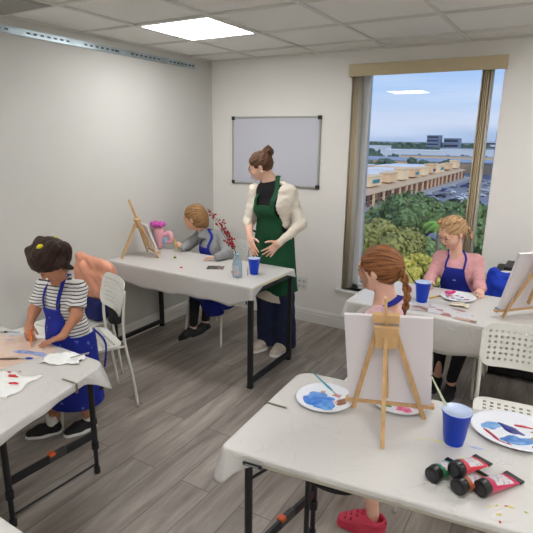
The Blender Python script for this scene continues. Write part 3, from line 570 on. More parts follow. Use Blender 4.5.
# paint tubes
def tube_(cap, end, col, label, z0=.0, z1=.0, seed=1):
    cap = Vector((cap[0]-.004, cap[1]-.052, zF)); e = Vector((end[0]-.004, end[1]-.052, zF)); d = (e-cap); Ld = d.length; d.normalize(); s = d.cross(Vector((0, 0, 1))); t = thing('paint_tube', label, 'paint tube', tuple(cap)); R0 = .0255
    a = cap+Vector((0, 0, R0+.001+z0)); ce = cap+d*.026+Vector((0, 0, R0+.001+z0+(z1-z0)*.18)); tl_ = e+Vector((0, 0, .006+z1))
    b = MB(); n = 20
    axis = (ce-a).normalized(); b.tube([a-axis*.001, a, a+axis*.002, ce-axis*.001, ce], [R0*.9, R0*.97, R0, R0, R0*.97], 24); b.build('cap', mat('cap_black', (22, 22, 24), .35, bump=.1), t, smooth=True, bevel=.0008)
    b = MB(); b.tube([a-axis*.0016, a-axis*.0008], [R0*.55, R0*.6], 20); b.build('cap_mark', mat('cap_dark', (34, 36, 40), .3), t)
    vs = []; fs = []; K = 8
    for i in range(K+1):
        t_ = i/K; c = ce.lerp(tl_, t_); w_ = R0*(.98+.18*t_); h_ = R0*(1-t_)*.98+.0022*t_+.001
        vs += [c+s*w_*math.cos(2*PI*j/n)+Vector((0, 0, 1))*h_*math.sin(2*PI*j/n) for j in range(n)]
    for i in range(K):
        for j in range(n): fs.append((i*n+j, i*n+(j+1) % n, (i+1)*n+(j+1) % n, (i+1)*n+j))
    fs.append(tuple(K*n+j for j in range(n))); MB().add(vs, fs).build('body', mat('tube_%d_%d_%d' % col, col, .3, coat=.3), t, smooth=True)
    # white label wrapped on the upper side
    vs = []; fs = []; A = [PI*(.18+.64*k/8) for k in range(9)]; Ks = 6
    for i in range(Ks+1):
        t_ = .16+.62*i/Ks; c = ce.lerp(tl_, t_); w_ = R0*(.98+.18*t_)+.0006; h_ = R0*(1-t_)*.98+.0022*t_+.0016
        vs += [c+s*w_*math.cos(x)+Vector((0, 0, 1))*h_*math.sin(x) for x in A]
    for i in range(Ks):
        for j in range(8): fs.append((i*9+j, i*9+j+1, (i+1)*9+j+1, (i+1)*9+j))
    MB().add(vs, fs).build('label', two_tone('label_%d' % seed, (214, 206, 210), (168, 162, 172), 90, .55, .4), t, smooth=True)
    MB().box(tl_+d*.006, (.030, .010, .0032), Matrix((s, d, Vector((0, 0, 1)))).transposed()).build('hanger_tab', mat('cap_black', (22, 22, 24), .35), t, bevel=.001)
tube_((2.895, -2.685), (2.935, -2.56), (24, 138, 84), 'green paint tube, leftmost of the four black-capped tubes', seed=1)
tube_((2.972, -2.70), (3.025, -2.575), (178, 96, 56), 'brown paint tube between the green and crimson ones', seed=2)
tube_((3.030, -2.672), (3.105, -2.535), (206, 40, 92), 'crimson pink paint tube, rightmost of the tubes', seed=3)
tube_((2.955, -2.672), (3.012, -2.54), (222, 44, 62), 'bright red paint tube resting on top of the green and brown ones', z0=.033, z1=.028, seed=4)
# clamps
def clip(p, d, label, L_=.07):
    p = Vector(p); d = Vector(d).normalized(); t = thing('tablecloth_clip', label, 'clip', tuple(p))
    b = MB(); u = Vector((0, 0, 1)); b.bar(p+u*.003, p+d*L_+u*.003, .010, .0022); b.bar(p-d*.006+u*.004, p-d*.006-u*.045, .010, .0022, d); b.bar(p-d*.006-u*.045, p+d*.03-u*.045, .010, .0022)
    b.build('spring', mat('steel_clip', (150, 145, 132), .35, .8), t, bevel=.0005)
clip((2.222, -2.60, zF), (1, .06, 0), 'steel spring clip on the left edge of nearest table', .085)
clip((1.325, -2.80, zL+.002), (-1, -.05, 0), 'steel spring clip on right edge of the striped girl table', .085)
# left table things
M_pap = two_tone('peach_paper', (232, 208, 190), (222, 192, 172), 6, .5, .7)
po = card([(.60, -2.80, zL), (.90, -2.90, zL), (.945, -2.62, zL), (.745, -2.545, zL), (.45, -2.66, zL)], 'peach coloured painting with blue streak under the hands of striped girl', M_pap, 'painting', 'painting')
b = blob((.86, -2.70, zL+.0012), .11, .020, .35, 61, .0008); b.build('paint_streak', two_tone('pale_blue_streak', (122, 142, 206), (160, 174, 220), 20, .5, .6), po, smooth=True)
b = blob((.70, -2.79, zL+.0012), .012, .007, .35, 62, .0015); b.build('paint_streak', mat('paint_blue2', (52, 84, 190), .4), po, smooth=True)
b = blob((.66, -2.80, zL+.0012), .05, .004, .1, 63, .001); b.build('paint_streak', mat('paint_red2', (190, 50, 50), .4), po, smooth=True)
brush((.93, -2.74, zL+.006), (.70, -2.91, zL+.006), 'dark paintbrush with blue tip lying below the peach painting', (110, 84, 70), (34, 80, 200), .004)
brush((.50, -2.60, zL+.006), (.33, -2.72, zL+.008), 'brown paintbrush at left edge of striped girl table', (80, 56, 44), (70, 50, 40), .0035)
spots(cL, [(.50, -2.585, .05, .005, .5, (90, 130, 200), 71), (.60, -2.66, .035, .004, .3, (140, 160, 206), 72), (.42, -2.67, .02, .01, .3, (170, 60, 60), 73), (1.0, -2.86, .006, .004, 0, (210, 60, 50), 74), (.56, -2.62, .02, .004, .6, (120, 140, 190), 75)], zL)
def tissue(c, w, h, a, label, seed=0, amp=.012, m_=None, name='paper_towel'):
    n = 14; rs = random.Random(seed); p_ = [rs.random()*6 for _ in range(6)]; vs = []
    for j in range(n+1):
        for i in range(n+1):
            x = (i/n-.5)*w*(1+.1*math.sin(j*.8+p_[0])); y = (j/n-.5)*h*(1+.1*math.sin(i*.7+p_[1])); zz = .002+amp*abs(math.sin(i*.9+p_[2]+.5*j)*math.cos(j*.8+p_[3]-.3*i))
            vs.append((c[0]+x*math.cos(a)-y*math.sin(a), c[1]+x*math.sin(a)+y*math.cos(a), c[2]+zz))
    o = MB().add(vs, [(j*(n+1)+i, j*(n+1)+i+1, (j+1)*(n+1)+i+1, (j+1)*(n+1)+i) for j in range(n) for i in range(n)]).build(name, m_ or mat('paper_towel', (238, 238, 234), .9, bump=.2), origin=c, smooth=True, solid=.001)
    return tag(o, label, 'paper towel')
tissue((1.06, -2.66, zL), .20, .13, .5, 'crumpled white paper towel at right end of striped girl table', 3)
tw = tissue((1.05, -2.98, zL), .24, .20, .3, 'white paper towel with red paint spots at left bottom edge', 5, .008)
for x, y, rx, ry, sd in ((1.03, -2.915, .026, .012, 81), (1.10, -2.955, .022, .009, 82), (.98, -2.90, .01, .005, 83)): blob((x, y, zL+.009), rx, ry, .4, sd, .003).build('paint_stain', mat('stain_red', (212, 44, 40), .5), tw, smooth=True)
b = MB(); b.tube([(1.105, -2.655, zL+.018), (1.13, -2.56, zL+.016)], .0035, 8); tag(b.build('pencil', mat('pencil_grey', (150, 146, 138), .5), origin=(1.1, -2.65, zL+.01)), 'short grey pencil lying on the crumpled white paper towel', 'pencil')
b = MB(); b.lathe([(0, 0), (.012, 0), (.012, .014), (0, .016)], (.425, -1.09, zB), 14); tag(b.build('bottle_cap', mat('cap_green', (110, 140, 60), .5), origin=(.425, -1.09, zB)), 'tiny green cap lying on the far table before the girl', 'cap')
b = MB(); b.ball((.68, -1.31, zB+.006), (.014, .010, .006)); tag(b.build('eraser', mat('eraser_pink', (226, 120, 130), .6), origin=(.68, -1.31, zB), smooth=True), 'tiny pink eraser near the front edge of the far table', 'eraser')
card(rectc(.885, -1.15, zB, .13, .105, .5), 'dark printed picture card lying left of the glass vase', two_tone('print_dark', (44, 66, 52), (180, 120, 110), 26, .56, .35), 'picture_card')
# glass vase with shells and berry branches
vz = thing('glass_vase', 'pale blue glass bottle vase with a grey label on the far table', 'vase', (1.165, -1.265, zB)); c = (1.165, -1.265, zB)
M_glass = mat('blue_glass', (196, 226, 240), .12, trans=.4, spec=.6)
MB().lathe([(0, 0), (.030, 0), (.034, .006), (.0355, .05), (.035, .095), (.028, .118), (.017, .132), (.0155, .15), (.020, .163), (.0225, .168), (.020, .170), (.013, .155), (.013, .134), (.024, .115), (.031, .09), (.031, .012), (0, .008)], c, 32).build('bottle', M_glass, vz, smooth=True)
vs = []; fs = []; A = [-2.6+1.9*k/10 for k in range(11)]
for z_ in (.022, .088): vs += [(c[0]+.0368*math.cos(a), c[1]+.0368*math.sin(a), c[2]+z_) for a in A]
for k in range(10): fs.append((k, k+1, 12+k, 11+k))
MB().add(vs, fs).build('label', mat('vase_label', (186, 190, 198), .5), vz, smooth=True)
b = MB(); rs = random.Random(5)
for k in range(12): a = rs.uniform(-2.7, -.5); b.ball((c[0]+.0385*math.cos(a), c[1]+.0385*math.sin(a), c[2]+rs.uniform(.014, .045)), (.008, .006, .005), Matrix.Rotation(rs.random()*3, 3, 'Z'), 8, 5)
b.build('shell_trim', mat('shells', (206, 180, 180), .5, var=.25, vscale=70), vz, smooth=True)
bb_ = thing('berry_branch', 'branches of small red berries leaning left out of the glass vase', 'branch', (1.165, -1.265, zB+.16))
tips = [(.955, -1.33, 1.235), (.985, -1.32, 1.205), (1.015, -1.30, 1.165), (1.06, -1.30, 1.15)]
M_ber = mat('berry_red', (170, 4, 26), .4); nb = 0
base_ = Vector((1.165, -1.265, zB+.10))
for i, tp in enumerate(tips):
    tp = Vector(tp); mid = base_.lerp(tp, .45)+Vector((.02, 0, .02*(i % 2))); P = spl([base_, Vector((1.158-.002*i, -1.268, zB+.172)), mid, tp], 8)
    MB().tube(P, .0016, 6).build('stem', mat('stem_brown', (86, 44, 40), .7), bb_, smooth=True)
    for k in range(17):
        f_ = rs.uniform(.52, 1.0); p = P[min(int(f_*(len(P)-1)), len(P)-1)]+Vector((rs.uniform(-1, 1)*.016, rs.uniform(-1, 1)*.016, rs.uniform(-1, 1)*.016))
        MB().ball(p, .0074, n=8, m=5).build('berry', M_ber, bb_, smooth=True)
# pink cone craft toy
ct = thing('craft_toy', 'pink felt cone shaped toy with magenta frill top and light blue patch', 'toy', (.085, -.90, zB)); c = Vector((.085, -.90, zB))
M_pk = mat('pink_felt', (232, 170, 180), .85, var=.08, vscale=60, bump=.3)
ax = [(0, 0, 0), (.0, 0, .06), (-.004, 0, .13), (-.012, 0, .205)]
MB().tube([c+Vector(p) for p in ax], [.024, .030, .042, .052], 22).build('cone', M_pk, ct, smooth=True, subsurf=1)
b = MB()
for k in range(14): a = 2*PI*k/14; b.ball(c+Vector((-.014+.045*math.cos(a), .045*math.sin(a), .222+.008*math.sin(k*2.3))), (.022, .022, .018), None, 10, 6)
b.ball(c+Vector((-.014, 0, .225)), (.045, .045, .018)); b.build('frill', mat('magenta_frill', (206, 84, 176), .8, bump=.5, bscale=120), ct, smooth=True)
b = MB(); b.tube(spl([c+Vector((.03, .02, .12)), c+Vector((.085, .03, .150)), c+Vector((.115, .03, .11)), c+Vector((.10, .03, .075)), c+Vector((.05, .02, .07))], 5), .020, 12); b.build('side_wing', M_pk, ct, smooth=True)
MB().ball(c+Vector((.062, -.005, .085)), (.018, .008, .030)).build('blue_patch', mat('patch_blue', (120, 196, 224), .7), ct, smooth=True)
# jackets and bags
# ================================================================== signed distance bodies
class Field:
    def __init__(s, lo, hi, h):
        s.lo = np.array(lo, float); s.h = h; s.n = np.ceil((np.array(hi)-s.lo)/h).astype(int)+1
        s.ax = [(s.lo[k]+h*np.arange(s.n[k])).astype(np.float32) for k in range(3)]
        s.a = np.full(s.n, .2, np.float32)
    def _w(s, lo, hi, m):
        sl = []
        for k in range(3):
            i0 = int(max(0, math.floor((lo[k]-m-s.lo[k])/s.h))); i1 = int(min(s.n[k], math.ceil((hi[k]+m-s.lo[k])/s.h)+1))
            if i1 <= i0: return None, None
            sl.append(slice(i0, i1))
        return tuple(sl), (s.ax[0][sl[0]][:, None, None], s.ax[1][sl[1]][None, :, None], s.ax[2][sl[2]][None, None, :])
    def add(s, prim, k=.02, op='u', m=None):
        lo, hi, f = prim; m = m if m is not None else max(.035, k*1.2+2*s.h); sl, P = s._w(lo, hi, m)
        if sl is None: return s
        d = f(*P).astype(np.float32); a = s.a[sl]
        if op == 'u':
            h = np.maximum(k-np.abs(a-d), 0)/k if k > 0 else 0
            s.a[sl] = np.minimum(a, d)-h*h*k*.25
        elif op == 's':
            d = -d; h = np.maximum(k-np.abs(a-d), 0)/k if k > 0 else 0
            s.a[sl] = np.maximum(a, d)+h*h*k*.25
        elif op == 'i': s.a[sl] = np.maximum(a, d)
        return s
    def P(s): return s.ax[0][:, None, None], s.ax[1][None, :, None], s.ax[2][None, None, :]
    def cutp(s, p, n, k=0):
        """remove everything on the side the normal points to"""
        X, Y, Z = s.P(); n = Vector(n).normalized(); d = (X-p[0])*n.x+(Y-p[1])*n.y+(Z-p[2])*n.z
        s.a = np.maximum(s.a, d).astype(np.float32); return s
    def copy(s): 
        c = Field.__new__(Field); c.lo, c.h, c.n, c.ax = s.lo, s.h, s.n, s.ax; c.a = s.a.copy(); return c
    def noise(s, amp, fr, seed=0, st=(1, 1, 1)):
        X, Y, Z = s.P(); r = random.Random(seed); d = 0
        for i in range(4):
            v = Vector((r.uniform(-1, 1), r.uniform(-1, 1), r.uniform(-1, 1))).normalized(); f = fr*(1+.6*i)
            d = d + np.sin((X*v.x*st[0]+Y*v.y*st[1]+Z*v.z*st[2])*f+r.random()*6+1.3*np.sin((X*v.y*st[0]-Y*v.x*st[1]+Z*st[2]*.5)*f*.6+i))/(1+.5*i)
        s.a = (s.a+amp*d*.5).astype(np.float32); return s
    def mesh(s):
        a = s.a; neg = a < 0
        if not neg.any(): return [], []
        n = a.shape; m = np.zeros((n[0]-1, n[1]-1, n[2]-1), bool)
        cnt = sum(neg[i:n[0]-1+i, j:n[1]-1+j, k:n[2]-1+k].astype(np.int8) for i in (0, 1) for j in (0, 1) for k in (0, 1))
        act = (cnt > 0) & (cnt < 8); I = np.argwhere(act); vid = -np.ones(act.shape, np.int64); vid[act] = np.arange(len(I))
        acc = np.zeros((len(I), 3)); w_ = np.zeros(len(I))
        for ax in range(3):
            for u in (0, 1):
                for v in (0, 1):
                    o0 = [0, 0, 0]; o1 = [0, 0, 0]; oth = [k for k in range(3) if k != ax]; o0[oth[0]] = o1[oth[0]] = u; o0[oth[1]] = o1[oth[1]] = v; o1[ax] = 1
                    A = a[I[:, 0]+o0[0], I[:, 1]+o0[1], I[:, 2]+o0[2]]; B = a[I[:, 0]+o1[0], I[:, 1]+o1[1], I[:, 2]+o1[2]]
                    c = (A < 0) != (B < 0); t = np.where(c, A/np.where(c, A-B, 1), 0)
                    pt = np.array(o0, float)[None, :].repeat(len(I), 0); pt[:, ax] = t
                    acc[c] += pt[c]; w_[c] += 1
        V_ = s.lo+(I+acc/w_[:, None])*s.h
        F_ = []
        for ax in range(3):
            b, c = [(1, 2), (2, 0), (0, 1)][ax]
            sl0 = [slice(None)]*3; sl1 = [slice(None)]*3; sl0[ax] = slice(0, -1); sl1[ax] = slice(1, None)
            s0 = neg[tuple(sl0)]; s1 = neg[tuple(sl1)]; E = np.argwhere(s0 != s1)
            E = E[(E[:, b] > 0) & (E[:, c] > 0) & (E[:, b] < n[b]-1) & (E[:, c] < n[c]-1)]
            if not len(E): continue
            fl = s0[E[:, 0], E[:, 1], E[:, 2]]
            def g(db, dc):
                q = E.copy(); q[:, b] += db; q[:, c] += dc; return vid[q[:, 0], q[:, 1], q[:, 2]]
            q = np.stack([g(-1, -1), g(0, -1), g(0, 0), g(-1, 0)], 1); q[~fl] = q[~fl][:, ::-1]; F_.append(q)
        return V_, np.concatenate(F_)
    def build(s, name, mats, parent=None, origin=None, smooth=2, comb=None):
        V_, F_ = s.mesh(); W_ = V_; org = np.array(parent['_w'] if parent is not None else origin)
        me = bpy.data.meshes.new(name); V_ = (V_-org).astype(np.float32)
        me.vertices.add(len(V_)); me.vertices.foreach_set('co', V_.ravel()); me.loops.add(4*len(F_)); me.loops.foreach_set('vertex_index', F_.ravel().astype(np.int32))
        me.polygons.add(len(F_)); me.polygons.foreach_set('loop_start', np.arange(0, 4*len(F_), 4, dtype=np.int32)); me.polygons.foreach_set('loop_total', np.full(len(F_), 4, np.int32))
        me.polygons.foreach_set('use_smooth', np.ones(len(F_), bool))
        for m in (mats if isinstance(mats, (list, tuple)) else [mats]): me.materials.append(m)
        me.update(calc_edges=True); me.validate()
        if comb is not None:
            if isinstance(comb, Head):
                q = (W_-comb.c)/comb.h; pf, pl, pu = q@comb.f, q@comb.l, q@comb.u-.05; A_ = np.stack([np.arctan2(pl, pu)*9, pf*2.2, np.zeros(len(q))], 1)
            else: A_ = W_*np.array([60, 60, 22])
            at_ = me.attributes.new('comb', 'FLOAT_VECTOR', 'POINT'); at_.data.foreach_set('vector', A_.astype(np.float32).ravel())
        o = bpy.data.objects.new(name, me); C.objects.link(o); o['_w'] = tuple(org)
        if parent is not None: o.parent = parent
        else: o.location = tuple(org)
        if smooth: md = o.modifiers.new('sm', 'SMOOTH'); md.factor = .5; md.iterations = smooth
        return o
def cone(a, b, ra, rb=None, flat=False, sq=None):
    """tapered capsule; sq=(normal, factor) squashes it along the normal"""
    rb = ra if rb is None else rb; a = np.array(a, float); b = np.array(b, float); R = max(ra, rb)
    lo = np.minimum(a, b)-R; hi = np.maximum(a, b)+R; ba = b-a; L2 = max(ba@ba, 1e-12); L1 = math.sqrt(L2)
    def f(X, Y, Z):
        x, y, z = X-a[0], Y-a[1], Z-a[2]; tu = (x*ba[0]+y*ba[1]+z*ba[2])/L2; t = np.clip(tu, 0, 1)
        qx, qy, qz = x-ba[0]*t, y-ba[1]*t, z-ba[2]*t
        if sq is not None:
            n = np.array(sq[0], float); n /= np.linalg.norm(n); dn = (qx*n[0]+qy*n[1]+qz*n[2])*(sq[1]-1); qx, qy, qz = qx+dn*n[0], qy+dn*n[1], qz+dn*n[2]
        d = np.sqrt(qx*qx+qy*qy+qz*qz)-(ra+(rb-ra)*t)
        if flat: d = np.maximum(d, np.maximum(-tu, tu-1)*L1)
        return d
    return lo, hi, f
def ell(c, r, B=None):
    """ellipsoid, B = basis rows (unit axes)"""
    c = np.array(c, float); r = np.array(r if hasattr(r, '__len__') else (r,)*3, float); B = np.eye(3) if B is None else np.array(B, float); R = r.max()
    def f(X, Y, Z):
        x, y, z = X-c[0], Y-c[1], Z-c[2]; q = [(B[i, 0]*x+B[i, 1]*y+B[i, 2]*z) for i in range(3)]
        k0 = np.sqrt(sum((q[i]/r[i])**2 for i in range(3))); k1 = np.sqrt(sum((q[i]/r[i]**2)**2 for i in range(3)))
        return k0*(k0-1)/np.maximum(k1, 1e-6)
    return c-R, c+R, f
def rbox(c, hf, B=None, rr=.01):
    c = np.array(c, float); hf = np.array(hf, float); B = np.eye(3) if B is None else np.array(B, float); R = np.linalg.norm(hf)
    def f(X, Y, Z):
        x, y, z = X-c[0], Y-c[1], Z-c[2]; q = [np.abs(B[i, 0]*x+B[i, 1]*y+B[i, 2]*z)-(hf[i]-rr) for i in range(3)]
        return np.sqrt(sum(np.maximum(k, 0)**2 for k in q))+np.minimum(np.maximum(np.maximum(q[0], q[1]), q[2]), 0)-rr
    return c-R, c+R, f
def nrm(v): v = np.array(v, float); return v/np.linalg.norm(v)
A3 = lambda *a: np.array(a, float)

M_skin = mat('skin', (222, 168, 138), .5, sub=.12, var=.04, vscale=30); M_skin_tan = mat('skin_tan', (190, 132, 100), .5, sub=.1, var=.04, vscale=30); M_skin_pale = mat('skin_fair', (232, 184, 160), .5, sub=.12, var=.04, vscale=30)
M_lip = mat('lip', (190, 104, 100), .45); M_iris = mat('iris', (50, 40, 36), .2); M_eyew = mat('eye_white', (190, 176, 166), .4); M_brow = mat('eyebrow_brown', (110, 80, 58), .8)
def hair_mat(name, c1, c2, st):
    m = bpy.data.materials.new(name); m.use_nodes = True; N = m.node_tree.nodes; L = m.node_tree.links; b = N['Principled BSDF']; b.inputs['Roughness'].default_value = .6; b.inputs['Specular IOR Level'].default_value = .3
    mp = N.new('ShaderNodeAttribute'); mp.attribute_name = 'comb'
    n = N.new('ShaderNodeTexNoise'); n.inputs['Scale'].default_value = 1; n.inputs['Detail'].default_value = 4; n.inputs['Distortion'].default_value = .25; L.new(mp.outputs['Vector'], n.inputs['Vector'])
    r = N.new('ShaderNodeValToRGB'); r.color_ramp.elements[0].position = .32; r.color_ramp.elements[1].position = .68; r.color_ramp.elements[0].color = (*lin(c1), 1); r.color_ramp.elements[1].color = (*lin(c2), 1)
    L.new(n.outputs['Fac'], r.inputs['Fac']); L.new(r.outputs['Color'], b.inputs['Base Color'])
    bp = N.new('ShaderNodeBump'); bp.inputs['Strength'].default_value = .5; bp.inputs['Distance'].default_value = .004; L.new(n.outputs['Fac'], bp.inputs['Height']); L.new(bp.outputs['Normal'], b.inputs['Normal']); return m
class Head:
    def __init__(s, c, f, hs, up=(0, 0, 1), roll=0):
        s.c = np.array(c, float); s.f = nrm(f); s.l = nrm(np.cross(np.array(up, float), s.f)); s.u = np.cross(s.f, s.l)
        if roll: s.l, s.u = s.l*math.cos(roll)+s.u*math.sin(roll), s.u*math.cos(roll)-s.l*math.sin(roll)
        s.h = hs; s.B = [s.f, s.l, s.u]
    def p(s, f, l, u): return s.c+(s.f*f+s.l*l+s.u*u)*s.h
    def e(s, f, l, u, rf, rl, ru): return ell(s.p(f, l, u), (rf*s.h, rl*s.h, ru*s.h), s.B)
    def body(s, F, child=True):
        F.add(s.e(-.06, 0, .12, .44, .365, .385), .01); F.add(s.e(.10, 0, -.12, .29, .295, .33), .05*s.h*2)
        F.add(s.e(.20, 0, -.36, .16, .17, .12), .12*s.h)
        for q in (-1, 1):
            F.add(s.e(.25, q*.14, -.18, .13, .13, .14 if child else .12), .08*s.h)
            F.add(s.e(.40, q*.145, -.005, .05, .085, .06), .05*s.h, 's')
            F.add(s.e(.335, q*.145, .005, .058, .075, .055), .015*s.h)
            F.add(s.e(-.03, q*.365, -.07, .075, .035, .115), .03*s.h); F.add(s.e(.0, q*.405, -.07, .03, .02, .06), .015*s.h, 's')
        F.add(cone(s.p(.37, 0, .02), s.p(.45, 0, -.12), .022*s.h, .045*s.h), .05*s.h); 
        for q in (-1, 1): F.add(s.e(.41, q*.038, -.135, .035, .03, .025), .02*s.h)
        F.add(s.e(.36, 0, -.265, .055, .085, .04), .04*s.h); F.add(s.e(.345, 0, -.335, .03, .07, .015), .03*s.h, 's'); F.add(s.e(.335, 0, -.41, .05, .06, .05), .05*s.h)
        F.add(s.e(.37, 0, .12, .04, .22, .05), .06*s.h)
    def details(s, t, down=True, brow=M_brow):
        for q in (-1, 1):
            c = s.p(.366, q*.145, -.002); b = MB(); R = Matrix((s.f, s.l, s.u)).transposed()
            b.ball(c, (.030*s.h, .052*s.h, (.016 if down else .026)*s.h), R, 12, 8)
            o = b.build('eye', M_eyew, t, smooth=True); b = MB(); b.ball(s.p(.397, q*.142, -.008), (.010*s.h, .022*s.h, .018*s.h), R, 10, 6); b.build('iris', M_iris, o, smooth=True)
            b = MB(); b.tube([s.p(.385, q*.085, .012), s.p(.412, q*.125, .022), s.p(.405, q*.17, .022), s.p(.37, q*.205, .006)], [.004*s.h, .009*s.h, .009*s.h, .004*s.h], 6); b.build('eyelashes', mat('lash', (44, 32, 28), .8), o, smooth=True)
            b = MB(); b.tube([s.p(.40, q*.075, .085), s.p(.41, q*.13, .108), s.p(.385, q*.19, .105), s.p(.35, q*.23, .08)], [.007*s.h, .011*s.h, .010*s.h, .004*s.h], 6); b.build('eyebrow', brow, t, smooth=True)
        b = MB(); R = Matrix((s.f, s.l, s.u)).transposed()
        b.ball(s.p(.398, 0, -.252), (.022*s.h, .068*s.h, .014*s.h), R, 12, 6); b.ball(s.p(.394, 0, -.280), (.022*s.h, .058*s.h, .016*s.h), R, 12, 6); b.build('lips', M_lip, t, smooth=True)
def hand(F, w, d, n, tdir, S, curl=.5, spread=.12, thumb=(.55, .75, .2), rf=None):
    """w wrist, d pointing direction, n palm-facing normal, tdir thumb side"""
    w = np.array(w, float); d = nrm(d); n = nrm(np.array(n)-d*np.dot(n, d)); t = nrm(np.array(tdir)-d*np.dot(tdir, d)-n*np.dot(tdir, n)); r = rf or .047*S
    offs = [.15, .052, -.048, -.14]; lens = [.40, .45, .415, .33]; cs = curl if hasattr(curl, '__len__') else [curl]*4
    for i, o in enumerate(offs):
        kn = w+d*S*(.50-.02*abs(i-1))+t*S*o
        F.add(cone(w+d*.02*S+t*o*.55*S, kn, r*1.25, r*1.12, sq=(n, 1.0)), r*1.1)
        dd = nrm(d+t*spread*(1.5-i)); p = kn; ang = 0
        for j, fr in enumerate((.45, .31, .24)):
            ang += cs[i]*(.9 if j == 0 else 1.0)*.85; v = dd*math.cos(ang)+n*math.sin(ang); q = p+v*lens[i]*S*fr
            F.add(cone(p, q, r*(1.0-.1*j), r*(.92-.12*j)), r*.25); p = q
    F.add(cone(w-d*.03*S, w+d*.12*S, .165*S, .17*S, sq=(n, 1.35)), .03*S*2)
    b0 = w+d*.14*S+t*.13*S+n*.03*S; v = nrm(d*thumb[0]+t*thumb[1]+n*thumb[2]); b1 = b0+v*.2*S; v2 = nrm(v*.8+d*.5); b2 = b1+v2*.15*S; b3 = b2+nrm(v2+d*.3)*.11*S
    F.add(cone(w+d*.06*S+t*.06*S, b0, r*1.4, r*1.5), r); F.add(cone(b0, b1, r*1.4, r*1.1), r*.8); F.add(cone(b1, b2, r*1.1, r), r*.3); F.add(cone(b2, b3, r, r*.8), r*.3)
def limb(F, pts, rs, k=.03):
    for i in range(len(pts)-1): F.add(cone(pts[i], pts[i+1], rs[i], rs[i+1]), k)
def shoe(parent, heel, d, up, L_, mu, ms, name='shoe', w=.36, style='sneaker', h=.0035):
    heel = np.array(heel, float); d = nrm(d); up = nrm(np.array(up)-d*np.dot(up, d)); s = np.cross(up, d); B = [d, s, up]; W = w*L_/2
    P = lambda f, l, u: heel+d*f*L_+s*l*L_+up*u*L_
    lo = heel-.12-L_*.6; hi = heel+.12+L_*1.3; lo = np.minimum(P(-.15, -.3, -.05), P(1.15, .3, .6)).clip(None, heel)-.09; hi = np.maximum(P(-.15, -.3, -.05), P(1.15, .3, .6)).clip(heel, None)+.09
    F = Field(lo, hi, h); th = .10 if style != 'croc' else .13
    F.add(cone(P(.16, 0, .16), P(.55, 0, .15), W*.80, W*.92), .02); F.add(cone(P(.55, 0, .13), P(.82, .0, .10), W*.96, W*.80, sq=(up, 1.25)), .03)
    if style != 'croc': F.add(cone(P(.20, 0, .2), P(.19, 0, .40), W*.82, W*.68), .03); F.cutp(P(.19, 0, .37), up*1.0+d*-.15)
    else:
        F.add(cone(P(.16, 0, .2), P(.3, 0, .28), W*.8, W*.75), .03); F.cutp(P(.2, 0, .30), up*1.0-d*.25)
        for (a, b_) in ((.58, 0), (.58, .09), (.58, -.09), (.70, .045), (.70, -.045), (.70, .13), (.70, -.13), (.82, 0), (.82, .09), (.82, -.09), (.46, .05), (.46, -.05)): F.add(cone(P(a, b_, .12), P(a, b_*1.1, .5), .010*L_*2), .002, 's')
        F.add(ell(P(.18, 0, .25), (.20*L_, W*.62, .16*L_), B), .01, 's')
    F.cutp(P(0, 0, th*.9), -up)
    up_o = F.build(name+'_upper', mu, parent, smooth=1)
    F = Field(lo, hi, h); F.add(cone(P(.15, 0, 0), P(.55, 0, 0), W*.86, W*.98), .02); F.add(cone(P(.5, 0, 0), P(.83, 0, 0), W*1.0, W*.84), .03)
    F.cutp(P(0, 0, th+.02), up); F.cutp(P(0, 0, 0.003), -up); F.build(name+'_sole', ms, parent, smooth=1)
    return P
def shell(base, off, th, maskf):
    """layer of cloth following a clothed surface, limited to a region"""
    F = base.copy(); X, Y, Z = F.P(); F.a = np.maximum(np.abs(F.a-off)-th, maskf(X, Y, Z)).astype(np.float32); return F
def ribbon(pts, nor, w, th):
    b = MB(); P = spl(pts, 6); vs = []; n = len(P)
    for i in range(n):
        t = (P[min(i+1, n-1)]-P[max(i-1, 0)]).normalized(); nn = Vector(nor(P[i]) if callable(nor) else nor); nn = (nn-t*nn.dot(t)).normalized(); s = t.cross(nn)
        vs += [P[i]+s*w/2+nn*th/2, P[i]-s*w/2+nn*th/2, P[i]-s*w/2-nn*th/2, P[i]+s*w/2-nn*th/2]
    fs = [(i*4+j, i*4+(j+1) % 4, (i+1)*4+(j+1) % 4, (i+1)*4+j) for i in range(n-1) for j in range(4)]+[(3, 2, 1, 0), tuple((n-1)*4+j for j in range(4))]
    return b.add(vs, fs)
def loc(a):
    """axes of a torso facing direction a: forward, left, up"""
    f = nrm((a[0], a[1], 0)); return f, np.array([-f[1], f[0], 0]), np.array([0, 0, 1.])

M_apb = mat('apron_blue', (14, 32, 138), .8, var=.06, vscale=40, bump=.25, bscale=60); M_apg = mat('apron_green', (6, 76, 42), .8, var=.06, vscale=30, bump=.25, bscale=50)
